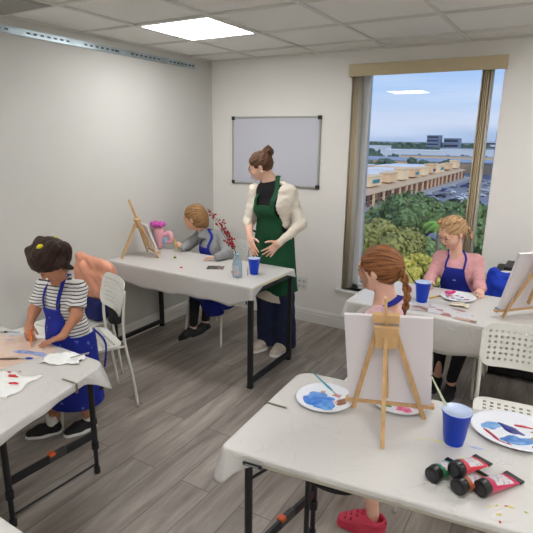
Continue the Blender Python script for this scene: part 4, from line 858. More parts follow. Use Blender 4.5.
# ---------------------------------------------------------------- woman with green apron
def woman():
    base = (1.17, -.70, 0); t = thing('person', 'standing woman in green apron and cream cardigan, hands on stomach, looking down left', 'person', base)
    f, l, u = loc((-.12, -1)); pel = A3(1.135, -.685, .90); ch = A3(1.135, -.700, 1.20); nk = A3(1.105, -.715, 1.385)
    SL, SR = A3(1.262, -.690, 1.305), A3(.988, -.74, 1.305); EL, ER = A3(1.372, -.69, 1.07), A3(.955, -.80, 1.06); WL, WR = A3(1.283, -.86, .945), A3(1.03, -.89, .955)
    HL, HR = pel+l*.085-u*.05, pel-l*.085-u*.05; KL, KR = A3(1.27, -.735, .47), A3(1.10, -.75, .47); AL, AR = A3(1.275, -.70, .085), A3(1.115, -.72, .085)
    hd = Head((1.035, -.765, 1.508), (-.80, -.44, -.40), .20)
    F = Field((.80, -1.12, 0), (1.56, -.48, 1.72), .0042)
    F.add(cone(pel-l*.06, pel+l*.06, .105, sq=(f, 1.25)), .03); F.add(cone(pel, ch, .115, .125, sq=(f, 1.35)), .05); F.add(cone(ch-l*.05+u*.02, ch+l*.05+u*.02, .11, sq=(f, 1.25)), .04)
    F.add(cone(SL, SR, .055), .06); F.add(cone(nk-u*.02, hd.p(-.12, 0, -.22), .052, .050), .03); F.add(cone(nk-u*.06, nk, .08, .05), .05)
    for q in (-1, 1): F.add(ell(ch+l*q*.065+f*.060-u*.01, .056), .04)
    for S_, E_, W_ in ((SL, EL, WL), (SR, ER, WR)): limb(F, [S_, E_, W_], [.048, .036, .024])
    for H_, K_, A_ in ((HL, KL, AL), (HR, KR, AR)): limb(F, [H_, K_, A_], [.088, .056, .036], .04); F.add(cone(A_-u*.03, A_-u*.04+f*.06, .026, .022), .02)
    hd.body(F, child=False)
    hand(F, WL, (-.55, -.36, -.62), (-.25, .82, .35), (-.55, -.1, .6), .175, curl=[.10, .14, .18, .22], spread=.20, thumb=(.5, .8, .0))
    hand(F, WR, (.48, -.36, -.66), (.25, .82, -.1), (.6, -.1, .6), .175, curl=[.10, .14, .18, .22], spread=.16, thumb=(.5, .8, .0))
    F.build('body', M_skin_pale, t); hd.details(t)
    # black top
    F = Field((.86, -.90, .86), (1.42, -.52, 1.42), .006)
    F.add(cone(pel, ch, .124, .134, sq=(f, 1.33)), .05); F.add(cone(ch-l*.05+u*.02, ch+l*.05+u*.02, .120, sq=(f, 1.22)), .04); F.add(cone(SL, SR, .064), .05)
    for q in (-1, 1): F.add(ell(ch+l*q*.065+f*.060-u*.01, .064), .04)
    F.add(cone(nk-u*.06, nk+u*.02, .088, .060), .04); F.cutp(nk+u*.022, u*1+f*.25); F.build('top', mat('black_knit', (18, 18, 20), .9), t)
    # jeans
    F = Field((.88, -1.0, .02), (1.46, -.50, 1.02), .006)
    F.add(cone(pel-l*.055, pel+l*.055, .104, sq=(f, 1.22)), .03); F.add(cone(pel, pel+u*.08, .105, .11, sq=(f, 1.3)), .03)
    for H_, K_, A_ in ((HL, KL, AL), (HR, KR, AR)): limb(F, [H_, K_, A_-u*.03+f*.01], [.090, .076, .090], .03)
    F.noise(.0045, 45, 3, (1, 1, .6)); F.cutp((0, 0, .035), (0, 0, -1)); F.cutp((0, 0, .98), (0, 0, 1)); F.build('jeans', mat('denim', (30, 42, 74), .8, var=.22, vscale=14, bump=.4, bscale=200), t)
    # white shirt tail below the apron
    F = Field((.84, -1.02, .36), (1.50, -.46, .98), .006); F.add(cone(pel+u*.02, pel-u*.47+f*.02, .125, .195, flat=True, sq=(f, 1.25)), .02); F.noise(.003, 60, 8); F.cutp((1.13, 0, .455), (-.15, 0, -1)); F.cutp((0, 0, .86), (0, 0, 1)); F.build('shirt_tail', mat('cream_linen', (222, 212, 196), .85, bump=.3, bscale=80), t)
    # apron: bib and skirt
    F = Field((.78, -1.08, .44), (1.52, -.52, 1.32), .0055); G_ = F
    G_.add(cone(pel, ch, .130, .138, sq=(f, 1.3)), .05); G_.add(cone(ch-l*.05+u*.02, ch+l*.05+u*.02, .124, sq=(f, 1.2)), .04)
    for q in (-1, 1): G_.add(ell(ch+l*q*.065+f*.060-u*.01, .072), .04)
    G_.add(cone(pel+u*.1, pel-u*.5+f*.01, .155, .225, sq=(f, 1.32)), .04); G_.noise(.0035, 42, 5, (1, 1, .35))
    c0 = ch
    def mask(X, Y, Z):
        L_ = (X-c0[0])*l[0]+(Y-c0[1])*l[1]; Fd = (X-c0[0])*f[0]+(Y-c0[1])*f[1]
        hw = np.where(Z > .98, .098+(1.22-Z)*.16, np.clip(.15+(.98-Z)*.5, .12, .26))
        return np.maximum(np.maximum(np.abs(L_)-hw, -(Fd-(.02-(Z < .98)*.085))), np.maximum(Z-1.215, .515+.02*np.sin(L_*30)-Z))
    ap = shell(G_, .008, .0042, mask); ao = ap.build('apron', M_apg, t)
    fr = lambda z: ch+f*(.145 if z > 1.1 else .15)
    for q, s_ in ((1, 'strap'), (-1, 'strap')):
        ribbon([ch+l*q*.080+f*.142+u*.005, ch+l*q*.084+f*.130+u*.06, ch+l*q*.080+f*.080+u*.130, nk+l*q*.070+f*.0+u*.035, nk+l*q*.035-f*.065+u*.045], lambda p: Vector(p)-Vector(ch-u*.1), .034, .005).build('neck_strap', M_apg, ao, smooth=False)
    b = ribbon([pel+f*.135+u*.105+l*.14, pel+f*.155+u*.10+l*.07, pel+f*.166+u*.10, pel+f*.155+u*.10-l*.07, pel+f*.135+u*.105-l*.14], f, .016, .005); b.build('waist_tie', M_apg, ao)
    kn = Vector(pel+f*.172+u*.10)
    for a in ((.05, -.02), (-.045, -.025)): L3 = [kn, kn+Vector(l)*a[0]*.5+Vector((0, 0, .018))+Vector(f)*.012, kn+Vector(l)*a[0]+Vector((0, 0, a[1])), kn+Vector(l)*a[0]*.4+Vector((0, 0, -.018)), kn]; ribbon(L3, f, .012, .004).build('bow_loop', M_apg, ao)
    for dx, dz in ((.018, -.20), (-.015, -.17)): ribbon([kn, kn+Vector(l)*dx*.6+Vector((0, 0, dz*.5))-Vector(f)*.004, kn+Vector(l)*dx+Vector((0, 0, dz))], f, .012, .004).build('bow_tail', M_apg, ao)
    # cardigan: loose sleeves and open front
    F = Field((.76, -1.0, .84), (1.58, -.50, 1.44), .0055)
    F.add(cone(ch-u*.12, ch+u*.06, .146, .150, sq=(f, 1.18)), .04); F.add(cone(SL-u*.002, SR-u*.002, .066), .05); F.add(cone(ch-l*.055+u*.02, ch+l*.055+u*.02, .130, sq=(f, 1.2)), .04)
    for q in (-1, 1): F.add(ell(ch+l*q*.068+f*.062-u*.01, .078), .04)
    for S_, E_, W_, q in ((SL, EL, WL, 1), (SR, ER, WR, -1)): limb(F, [S_, E_, W_], [.054, .043, .030], .03)
    F.noise(.0045, 55, 11, (1, 1, 1))
    X, Y, Z = F.P(); L_ = (X-ch[0])*l[0]+(Y-ch[1])*l[1]; Fd = (X-ch[0])*f[0]+(Y-ch[1])*f[1]
    open_ = np.maximum(np.abs(L_)-(.098+np.clip(1.30-Z, 0, .4)*.12), -(Fd-.02)); 
    F.a = np.maximum(F.a, -open_).astype(np.float32)
    low = np.maximum(Z-1.025-.10*np.clip(Fd+.02, 0, .14), np.abs(L_)-.162); F.a = np.maximum(F.a, -low).astype(np.float32)   # short hem at the back
    F.add(ell(nk+u*.03+f*.035, (.080, .064, .075), [f, l, u]), .01, 's')
    F.build('cardigan', mat('cream_cardigan', (232, 222, 206), .9, var=.05, vscale=120, bump=.5, bscale=260), t)
    # hair: swept up with a bun
    HM = hair_mat('hair_brown', (34, 22, 16), (116, 80, 54), (60, 60, 25))
    F = Field(hd.c-.19, hd.c+.22, .0035); F.add(hd.e(-.09, 0, .15, .465, .40, .40), .01); F.add(hd.e(-.20, 0, -.05, .28, .34, .28), .05)
    F.add(hd.e(.44, 0, -.22, .34, .36, .42), .02, 's'); F.add(hd.e(.16, 0, -.42, .36, .5, .36), .02, 's'); 
    for q in (-1, 1): F.add(hd.e(.0, q*.42, -.09, .10, .12, .14), .01, 's')
    F.add(ell(hd.p(-.50, .0, .37), (.046, .046, .042)), .006)
    for k in range(7): a = k*.9; F.add(ell(hd.p(-.50, 0, .40)+hd.l*.034*math.cos(a)+hd.u*.026*math.sin(a)-hd.f*.012, (.020, .020, .017)), .006)
    F.noise(.0028, 160, 2, (1, 1, .5)); F.build('hair', HM, t, smooth=1, comb=hd)
    for q, a in ((1, 0), (1, .02), (-1, 0)): MB().tube(spl([hd.p(.33, q*.26, .18-a), hd.p(.44-a, q*.30, .02), hd.p(.38, q*.31, -.14), hd.p(.44, q*.29+a, -.28), hd.p(.37, q*.28, -.38)]), [.0018]*24+[.001], 6).build('hair_strand', HM, t, smooth=True)
    for q in (-1, 1): MB().ball(hd.p(-.02, q*.41, -.21), .0085).build('earring', mat('pearl', (236, 230, 218), .15, coat=.5), t, smooth=True)
    for A_, dx in ((AL, .0), (AR, -.08)):
        shoe(t, (A_[0], A_[1]+.055, 0), (dx-.08, -1, 0), (0, 0, 1), .265, mat('sneaker_beige', (206, 194, 180), .6, var=.12, vscale=40), mat('sneaker_sole', (236, 232, 226), .5), 'sneaker', .40)
woman()
M_wsole = mat('white_sole', (236, 236, 236), .5); M_bshoe = mat('black_mesh_shoe', (20, 20, 24), .7, bump=.4, bscale=200); M_legg = mat('black_leggings', (18, 19, 24), .8)
def dark_specks(): return two_tone('apron_splashed', (14, 34, 142), (96, 120, 200), 26, .66, .8, .015)
# ---------------------------------------------------------------- girl in stripes
def stripes_mat():
    m = bpy.data.materials.new('striped_jersey'); m.use_nodes = True; N = m.node_tree.nodes; L = m.node_tree.links; b = N['Principled BSDF']; b.inputs['Roughness'].default_value = .85
    tc = N.new('ShaderNodeTexCoord'); sp = N.new('ShaderNodeSeparateXYZ'); n = N.new('ShaderNodeTexNoise'); n.inputs['Scale'].default_value = 9; L.new(tc.outputs['Object'], n.inputs['Vector']); L.new(tc.outputs['Object'], sp.inputs[0])
    a = N.new('ShaderNodeMath'); a.operation = 'MULTIPLY_ADD'; a.inputs[1].default_value = .014; L.new(n.outputs['Fac'], a.inputs[0]); L.new(sp.outputs['Z'], a.inputs[2])
    d = N.new('ShaderNodeMath'); d.operation = 'MODULO'; d.inputs[1].default_value = .0185; L.new(a.outputs[0], d.inputs[0])
    g = N.new('ShaderNodeMath'); g.operation = 'LESS_THAN'; g.inputs[1].default_value = .0055; L.new(d.outputs[0], g.inputs[0])
    x = N.new('ShaderNodeMixRGB'); x.inputs['Color1'].default_value = (*lin((228, 226, 222)), 1); x.inputs['Color2'].default_value = (*lin((34, 36, 48)), 1); L.new(g.outputs[0], x.inputs['Fac']); L.new(x.outputs['Color'], b.inputs['Base Color'])
    return m
def striped_girl():
    base = (.78, -2.46, 0); t = thing('person', 'dark haired girl in striped T-shirt and blue apron standing at left table, drawing', 'person', base)
    f, l, u = loc((.10, -1)); pel = A3(.80, -2.415, .56); ch = A3(.79, -2.43, .82); nk = A3(.785, -2.45, .965)
    SL, SR = A3(.890, -2.41, .905), A3(.685, -2.46, .905); EL, ER = A3(.930, -2.465, .77), A3(.620, -2.505, .755); WL, WR = A3(.905, -2.545, .672), A3(.645, -2.565, .682)
    HL, HR = pel+l*.06-u*.04, pel-l*.06-u*.04; KL, KR = A3(.85, -2.42, .30), A3(.715, -2.45, .30); AL, AR = A3(.835, -2.37, .065), A3(.70, -2.52, .065)
    hd = Head((.850, -2.535, 1.078), (-.16, -.66, -.74), .205)
    F = Field((.50, -2.80, 0), (1.06, -2.24, 1.20), .0038)
    F.add(cone(pel-l*.03, pel+l*.03, .070, sq=(f, 1.15)), .03); F.add(cone(pel, ch, .078, .086, sq=(f, 1.25)), .04); F.add(cone(ch-l*.03, ch+l*.03, .085, sq=(f, 1.2)), .03)
    F.add(cone(SL, SR, .040), .05); F.add(cone(nk-u*.03, hd.p(-.15, 0, -.2), .04, .038), .03)
    for S_, E_, W_ in ((SL, EL, WL), (SR, ER, WR)): limb(F, [S_, E_, W_], [.036, .029, .020], .025)
    for H_, K_, A_, q in ((HL, KL, AL, 0), (HR, KR, AR, 1)): limb(F, [H_, K_, A_], [.066, .046, .028], .03); F.add(cone(A_-u*.02, A_-u*.03+f*.03, .02, .016), .02)
    hd.body(F)
    hand(F, WL, (-.62, -.70, -.32), (0, 0, -1), (-1, .3, 0), .14, curl=[.05, .05, .08, .1], spread=.22, thumb=(.5, .8, .05))
    hand(F, WR, (.75, -.55, -.25), (.1, .25, -1), (.5, .7, .1), .138, curl=[.6, .75, .85, .9], spread=.05, thumb=(.8, .4, .35))
    F.build('body', M_skin_tan, t); hd.details(t, brow=mat('eyebrow_dark', (50, 34, 26), .8))
    ST = stripes_mat()
    F = Field((.55, -2.62, .44), (1.05, -2.24, 1.0), .005)
    F.add(cone(pel+u*.0, ch, .103, .098, sq=(f, 1.15)), .04); F.add(cone(pel-u*.10, pel+u*.1, .120, .105, sq=(f, 1.15)), .03); F.add(cone(ch-l*.03, ch+l*.03, .095, sq=(f, 1.15)), .03); F.add(cone(SL, SR, .049), .05)
    body = F.copy()
    for S_, E_ in ((SL, EL), (SR, ER)):
        e = S_+(E_-S_)*.72; F.add(cone(S_, e, .047, .051, flat=True), .025); F.add(cone(e-(E_-S_)*.02, E_, .040, .042, flat=True), .003, 's')
    F.noise(.0028, 70, 4); F.cutp((0, 0, .475), (0, 0, -1)); F.add(ell(nk+u*.015+f*.01, (.06, .055, .05), [f, l, u]), .01, 's'); F.build('t_shirt', ST, t)
    F = Field((.62, -2.64, .08), (1.0, -2.28, .60), .005); F.add(cone(pel-l*.04-u*.02, pel+l*.04-u*.02, .080, sq=(f, 1.1)), .03)
    for H_, K_, A_ in ((HL, KL, AL), (HR, KR, AR)): limb(F, [H_, K_, K_*.35+A_*.65], [.064, .056, .050], .02)
    X, Y, Z = F.P(); F.a = (F.a+.004*np.sin(Z*150+2*np.sin(X*40))*(Z < .35)).astype(np.float32); F.cutp((0, 0, .145), (0, 0, -1)); F.build('trousers', mat('tan_trousers', (176, 124, 98), .85, var=.1, vscale=30), t)
    for A_ in (AL, AR): F = Field(A_-.08, A_+.12, .004); F.add(cone(A_-u*.02, A_+u*.055, .033, .034, flat=True), .01); F.build('sock', mat('white_sock', (232, 230, 226), .9), t, smooth=1)
    # apron
    F = Field((.52, -2.66, .17), (1.08, -2.22, 1.0), .005); F.add(cone(pel, ch, .110, .105, sq=(f, 1.12)), .04); F.add(cone(pel+u*.08, pel-u*.38, .128, .160, sq=(f, 1.08)), .03); F.add(cone(ch-l*.03, ch+l*.03, .102, sq=(f, 1.12)), .03); F.noise(.003, 45, 6, (1, 1, .3))
    def mask(X, Y, Z):
        L_ = (X-ch[0])*l[0]+(Y-ch[1])*l[1]; Fd = (X-ch[0])*f[0]+(Y-ch[1])*f[1]
        hw = np.where(Z > .64, .062+np.clip(.80-Z, 0, 1)**1.3*.45, .35)
        return np.maximum(np.maximum(np.abs(L_)-hw, -(Fd+.10+(Z > .66)*-.135)), np.maximum(Z-.805, .205-Z))
    ao = shell(F, .006, .004, mask).build('apron', dark_specks(), t)
    for q in (-1, 1): ribbon([ch+l*q*.052+f*.094-u*.03, ch+l*q*.056+f*.092+u*.03, ch+l*q*.056+f*.066+u*.09, nk+l*q*.048+u*.0, nk+l*q*.035-f*.05+u*.005], lambda p: Vector(p)-Vector(ch-u*.12), .02, .004).build('neck_strap', M_apb, ao)
    b = MB(); b.box(ch+l*.055+f*.094+u*.01, (.014, .005, .010)); b.build('buckle', mat('navy_buckle', (18, 24, 60), .4), ao)
    ribbon([pel-f*.10+l*.07+u*.07, pel-f*.13+l*.13-u*.02, pel-f*.1+l*.14-u*.16], l, .012, .004).build('waist_tie', M_apb, ao)
    HM = hair_mat('hair_dark_brown', (18, 11, 9), (66, 42, 32), (70, 70, 28))
    F = Field(hd.c-.18, hd.c+.18, .0035); F.add(hd.e(-.07, 0, .17, .50, .46, .43), .01); F.add(hd.e(-.22, 0, -.06, .30, .42, .32), .05)
    F.add(hd.e(.53, 0, -.28, .34, .33, .38), .03, 's'); F.add(hd.e(.15, 0, -.50, .36, .5, .34), .02, 's')
    for q in (-1, 1): F.add(hd.e(.03, q*.43, -.08, .09, .12, .12), .01, 's'); F.add(hd.e(.06, q*.22, .50, .13, .12, .11), .02); F.add(hd.e(-.26, q*.36, .32, .19, .17, .20), .02); F.add(hd.e(-.42, q*.30, .05, .17, .16, .22), .02); F.add(cone(hd.p(-.05, q*.42, -.05), hd.p(-.12, q*.40, -.38), .024, .012), .02); F.add(cone(hd.p(.30, q*.05, .46), hd.p(.02, q*.46, .12), .004), .010, 's')
    F.add(cone(hd.p(.2, 0, .59), hd.p(-.5, 0, .60), .006), .014, 's'); F.noise(.0022, 150, 3, (1, 1, .5)); F.build('hair', HM, t, smooth=1, comb=hd)
    for q in (-1, 1): MB().lathe([(.011, -.006), (.017, 0), (.011, .006)], ((.884, -2.610, 1.170) if q < 0 else (.870, -2.503, 1.190)), 14, Matrix((hd.l*q*.4+hd.f, hd.u, hd.l)).transposed()).build('hair_tie', mat('yellow_elastic', (232, 220, 40), .6), t, smooth=True)
    rs = random.Random(2)
    for k in range(30): q = rs.choice((-1, 1)); MB().tube(spl([hd.p(-.1, q*.40, rs.uniform(.0, .3)), hd.p(-.02, q*.47, rs.uniform(-.1, .1)), hd.p(rs.uniform(-.1, .1), q*.44, -.35)], 4), .0011, 5).build('hair_strand', HM, t, smooth=True)
    for A_, dx, dy in ((AL, -.30, -1), (AR, -.75, -1)):
        d = nrm((dx, dy, 0)); shoe(t, (A_[0]-d[0]*.045, A_[1]-d[1]*.045, 0), d, (0, 0, 1), .20, M_bshoe, M_wsole, 'shoe', .40)
    mk = thing('marker', 'orange marker pen held in right hand of the girl in stripes', 'marker', (.74, -2.62, .64)); MB().tube([(.700, -2.590, .676), (.762, -2.635, .652)], .0065, 12).build('barrel', mat('marker_orange', (240, 120, 36), .35), mk, smooth=True)
    MB().tube([(.762, -2.635, .652), (.79, -2.655, .638), (.803, -2.665, .628)], [.006, .004, .001], 12).build('tip', mat('marker_tip', (236, 140, 70), .5), mk, smooth=True)
striped_girl()
# ---------------------------------------------------------------- girl in grey sweater at the far table
def sweater_girl():
    base = (.58, -.68, 0); t = thing('person', 'girl in grey sweater and blue apron seated at far table, turned left, drawing', 'person', base)
    f, l, u = loc((-.30, -1)); pel = A3(.585, -.66, .53); ch = A3(.52, -.70, .78); nk = A3(.450, -.735, .925)
    SL, SR = A3(.620, -.685, .885), A3(.375, -.675, .87); EL, ER = A3(.775, -.835, .785), A3(.285, -.765, .785); WL, WR = A3(.775, -.975, .785), A3(.320, -.865, .785)
    HL, HR = pel+l*.06, pel-l*.06; KL, KR = A3(.70, -.985, .50), A3(.55, -.985, .48); AL, AR = A3(.625, -.955, .20), A3(.565, -1.045, .17)
    hd = Head((.378, -.772, 1.043), (-.93, -.26, -.26), .212)
    F = Field((.15, -1.25, .02), (.96, -.50, 1.16), .0038)
    F.add(cone(pel-l*.04, pel+l*.04, .085, sq=(f, 1.1)), .03); F.add(cone(pel, ch, .085, .088, sq=(f, 1.25)), .04); F.add(cone(ch-l*.03, ch+l*.03, .085, sq=(f, 1.2)), .03); F.add(cone(SL, SR, .042), .05); F.add(cone(nk-u*.03, hd.p(-.12, 0, -.2), .042, .038), .03)
    for S_, E_, W_ in ((SL, EL, WL), (SR, ER, WR)): limb(F, [S_, E_, W_], [.036, .03, .02], .025)
    for H_, K_, A_ in ((HL, KL, AL), (HR, KR, AR)): limb(F, [H_, K_, A_], [.066, .046, .028], .03); F.add(cone(A_-u*.02, A_-u*.05, .022, .018), .02)
    hd.body(F)
    hand(F, WL, (-.85, -.45, -.14), (0, 0, -1), (-.2, 1, 0), .125, curl=[.1, .12, .14, .18], spread=.12, thumb=(.5, .75, .1))
    hand(F, WR, (-.45, -.35, .55), (-.6, .2, -.5), (.2, -.9, .3), .115, curl=[.9, 1.0, 1.05, 1.1], spread=.03, thumb=(.8, .3, .4))
    F.build('body', M_skin, t); hd.details(t, brow=mat('eyebrow_fair', (150, 116, 84), .8))
    F = Field((.18, -1.02, .48), (.90, -.52, .96), .005)
    F.add(cone(pel, ch, .108, .104, sq=(f, 1.12)), .04); F.add(cone(ch-l*.03, ch+l*.03, .100, sq=(f, 1.1)), .03); F.add(cone(SL, SR, .056), .05); base_f = F.copy()
    for S_, E_, W_ in ((SL, EL, WL), (SR, ER, WR)): limb(F, [S_, E_, W_], [.053, .047, .032], .03)
    F.add(cone(nk-u*.05, nk+u*.02, .065, .050, flat=True), .03); F.noise(.003, 65, 4); F.cutp((0, 0, .52), (0, 0, -1)); F.build('sweater', mat('grey_sweater', (150, 152, 152), .95, var=.08, vscale=200, bump=.5, bscale=260), t)
    F = Field((.40, -1.12, .14), (.88, -.52, .60), .005); F.add(cone(pel-l*.04, pel+l*.04, .09, sq=(f, 1.05)), .03)
    for H_, K_, A_ in ((HL, KL, AL), (HR, KR, AR)): limb(F, [H_, K_, A_+u*.02], [.072, .052, .036], .03)
    F.noise(.002, 80, 3); F.build('leggings', M_legg, t)
    F = base_f
    def mask(X, Y, Z):
        L_ = (X-ch[0])*l[0]+(Y-ch[1])*l[1]; Fd = (X-ch[0])*f[0]+(Y-ch[1])*f[1]
        return np.maximum(np.maximum(np.abs(L_)-(.07+np.clip(.80-Z, 0, 1)*.35), -(Fd+.0)), np.maximum(Z-.80, .5-Z))
    ao = shell(F, .010, .004, mask).build('apron', M_apb, t)
    F = Field((.36, -1.20, .20), (1.04, -.52, .66), .005); F.add(cone(HL*.5+HR*.5, KL*.5+KR*.5-u*.0, .135, .145, sq=(u, 1.6)), .03); kk = KL*.5+KR*.5+A3(.03, 0, -.02)
    F.add(cone(kk-u*.02+l*.03, kk+A3(.02, .04, -.165)+l*.03, .125, .135, sq=(f, 2.2)), .04); F.add(cone(kk+l*.03, kk+l*.10+A3(.02, .14, -.08), .08, .09), .04); F.noise(.004, 45, 7, (1, 1, .3)); ap = F.copy(); ap.a = np.maximum(F.a, -(F.a+.009)).astype(np.float32); ap.cutp(kk-u*.205, A3(.25, .2, -1)); ap.build('apron_skirt', M_apb, ao)
    for q in (-1, 1): ribbon([ch+l*q*.062+f*.100, ch+l*q*.062+f*.09+u*.05, ch+l*q*.055+f*.05+u*.115, nk+l*q*.05-f*.015+u*.02, nk+l*q*.035-f*.055+u*.01], lambda p: Vector(p)-Vector(ch-u*.12), .022, .004).build('neck_strap', M_apb, ao)
    ribbon([pel-f*.1+l*.10+u*.03, pel-f*.10+l*.20-u*.04, pel-f*.1+l*.22-u*.24], l, .014, .004).build('waist_tie', M_apb, ao)
    HM = hair_mat('hair_sandy', (96, 68, 40), (176, 134, 88), (60, 60, 25))
    F = Field(hd.c-.20, hd.c+.18, .0035); F.add(hd.e(-.08, 0, .15, .455, .395, .395), .01); F.add(hd.e(-.20, 0, -.06, .27, .33, .28), .05)
    F.add(hd.e(.52, 0, -.20, .33, .36, .42), .02, 's'); F.add(hd.e(.20, 0, -.48, .36, .5, .34), .02, 's')
    for q in (-1, 1): F.add(hd.e(.04, q*.43, -.10, .07, .12, .10), .01, 's')
    F.add(hd.e(-.22, 0, -.22, .26, .32, .26), .05); F.add(cone(hd.p(-.40, 0, .0), hd.p(-.42, 0, -.42), .035, .020), .03); F.noise(.0022, 170, 3, (1, 1, .5)); F.build('hair', HM, t, smooth=1, comb=hd)
    for A_, d in ((AL, (-.45, -.75, -.35)), (AR, (-.75, -.45, -.42))):
        d = nrm(d); up = A3(0, 0, 1); A_ = A_-u*.06
        shoe(t, A_-d*.045-u*.015, d, up, .185, mat('black_shoe', (16, 16, 18), .5), mat('black_sole', (24, 24, 26), .6), 'shoe', .42)
        MB().tube([A_+u*.035, A_+u*.065], .031, 14).build('sock', mat('pale_sock', (206, 170, 160), .9), t)
    cr = thing('crayon', 'yellow crayon held upright in the grey sweater girl hand', 'crayon', (.275, -.91, .79)); MB().tube([(.285, -.915, .765), (.268, -.905, .86)], .0045, 8).build('stick', mat('crayon_yellow2', (220, 186, 70), .5), cr)
    MB().tube([(.268, -.905, .86), (.2665, -.904, .870)], [.0035, .001], 8).build('tip', mat('crayon_tip', (200, 160, 40), .5), cr)
sweater_girl()
# ---------------------------------------------------------------- girl with braid behind the canvas
def braid_girl():
    base = (2.47, -1.90, 0); t = thing('person', 'girl with brown braid and blue apron strap seated behind the canvas, in pink clogs', 'person', base)
    f, l, u = loc((-1, -.12)); pel = A3(2.50, -1.885, .53); ch = A3(2.475, -1.895, .835); nk = A3(2.458, -1.915, .985)
    SL, SR = A3(2.460, -2.025, .928), A3(2.450, -1.79, .928); EL, ER = A3(2.45, -2.06, .72), A3(2.44, -1.77, .72); WL, WR = A3(2.38, -1.99, .60), A3(2.37, -1.85, .60)
    HL, HR = pel+l*.06, pel-l*.06; KL, KR = A3(2.45, -2.12, .47), A3(2.38, -2.06, .48); AL, AR = A3(2.572, -2.235, .085), A3(2.40, -1.96, .085)
    hd = Head((2.415, -1.930, 1.138), (-.985, .0, -.16), .208)
    F = Field((2.15, -2.36, 0), (2.72, -1.60, 1.26), .0038)
    F.add(cone(pel-l*.04, pel+l*.04, .085), .03); F.add(cone(pel, ch, .085, .088, sq=(f, 1.25)), .04); F.add(cone(ch-l*.03, ch+l*.03, .085, sq=(f, 1.2)), .03); F.add(cone(SL, SR, .042), .06); F.add(cone(nk-u*.04, hd.p(-.14, 0, -.2), .045, .042), .035); F.add(cone(nk-u*.06, nk, .06, .045), .04)
    for S_, E_, W_ in ((SL, EL, WL), (SR, ER, WR)): limb(F, [S_, E_, W_], [.036, .03, .02], .025)
    for H_, K_, A_ in ((HL, KL, AL), (HR, KR, AR)): limb(F, [H_, K_, A_], [.066, .046, .028], .03); F.add(cone(A_-u*.03, A_-u*.04+A3(-.03, -.0, 0), .022, .018), .02)
    hd.body(F)
    hand(F, WL, (-.6, .5, -.3), (0, .2, -1), (0, 1, 0), .12, curl=.3); hand(F, WR, (-.6, -.5, -.3), (0, -.2, -1), (0, -1, 0), .12, curl=.3)
    F.build('body', M_skin_pale, t); hd.details(t, brow=mat('eyebrow_ginger', (140, 92, 60), .8))
    F = Field((2.18, -2.18, .44), (2.66, -1.66, 1.04), .005); F.add(cone(pel, ch, .108, .104, sq=(f, 1.12)), .04); F.add(cone(ch-l*.03, ch+l*.03, .100, sq=(f, 1.1)), .03); F.add(cone(SL, SR, .052), .05); bf = F.copy()
    for S_, E_, W_ in ((SL, EL, WL), (SR, ER, WR)): limb(F, [S_, E_], [.052, .046], .03)
    F.noise(.003, 70, 4); F.add(ell(nk+u*.012+f*.02, (.075, .070, .045), [f, l, u]), .02, 's'); F.build('shirt', mat('lilac_pink_shirt', (222, 182, 190), .9, bump=.3, bscale=100), t)
    F = Field((2.18, -2.26, .36), (2.70, -1.72, .68), .006); F.add(cone(pel, KL*.5+KR*.5, .12, .11, sq=(u, 1.4)), .03); F.build('shorts', mat('grey_shorts', (90, 92, 104), .9), t)
    def mask(X, Y, Z):
        L_ = (X-ch[0])*l[0]+(Y-ch[1])*l[1]; Fd = (X-ch[0])*f[0]+(Y-ch[1])*f[1]
        return np.maximum(np.maximum(np.abs(L_)-(.07+np.clip(.82-Z, 0, 1)*.35), -(Fd+.0)), np.maximum(Z-.84, .5-Z))
    ao = shell(bf, .010, .004, mask).build('apron', M_apb, t)
    for q in (-1, 1): ribbon([ch+l*q*.065+f*.115+u*.01, ch+l*q*.072+f*.105+u*.06, ch+l*q*.076+f*.065+u*.118, nk+l*q*.068+f*.0-u*.010, nk+l*q*.055-f*.046+u*.014, nk-f*.070+u*.030], lambda p: Vector(p)-Vector(ch-u*.12), .030, .005).build('neck_strap', M_apb, ao)
    MB().box(ch+l*.07+f*.088+u*.055, (.012, .010, .010)).build('buckle', mat('navy_buckle', (18, 24, 60), .4), ao)
    HM = hair_mat('hair_auburn', (82, 46, 24), (172, 112, 66), (26, 60, 60))
    F = Field(hd.c-.24, hd.c+.22, .0035); F.add(hd.e(-.09, 0, .14, .465, .40, .40), .01); F.add(hd.e(-.22, 0, -.04, .27, .35, .30), .05)
    F.add(hd.e(.50, 0, -.16, .30, .36, .40), .02, 's'); F.add(hd.e(.14, 0, -.46, .34, .5, .32), .02, 's')
    for q in (-1, 1): F.add(hd.e(.0, q*.43, -.10, .075, .12, .11), .01, 's')
    F.add(ell(hd.p(-.50, .10, .05), .024), .02); F.noise(.0022, 170, 3, (.5, 1, 1)); F.build('hair', HM, t, smooth=1, comb=hd)
    F = Field((2.44, -2.12, .92), (2.68, -1.86, 1.20), .0032); p0 = hd.p(-.54, .10, .06); path = spl([p0, (2.560, -1.975, 1.10), (2.575, -1.985, 1.04), (2.572, -1.99, .985)], 5); nP = len(path)
    for i, p in enumerate(path):
        k = i*.95; 
        for q in (0, PI): r = .0125*(1-.25*i/nP); F.add(ell(np.array(p)+A3(.009*math.cos(k+q), .009*math.sin(k+q), 0), (r, r, r*1.1)), .004)
    F.add(cone(path[-1], path[-1]-Vector((0, 0, .03)), .010, .004), .004); F.build('braid', HM, t, smooth=1, comb=1)
    MB().lathe([(.014, -.007), (.020, 0), (.014, .007)], p0, 16, Matrix.Rotation(PI/2, 3, 'Y')).build('hair_tie', mat('cream_elastic', (220, 190, 130), .6), t, smooth=True)
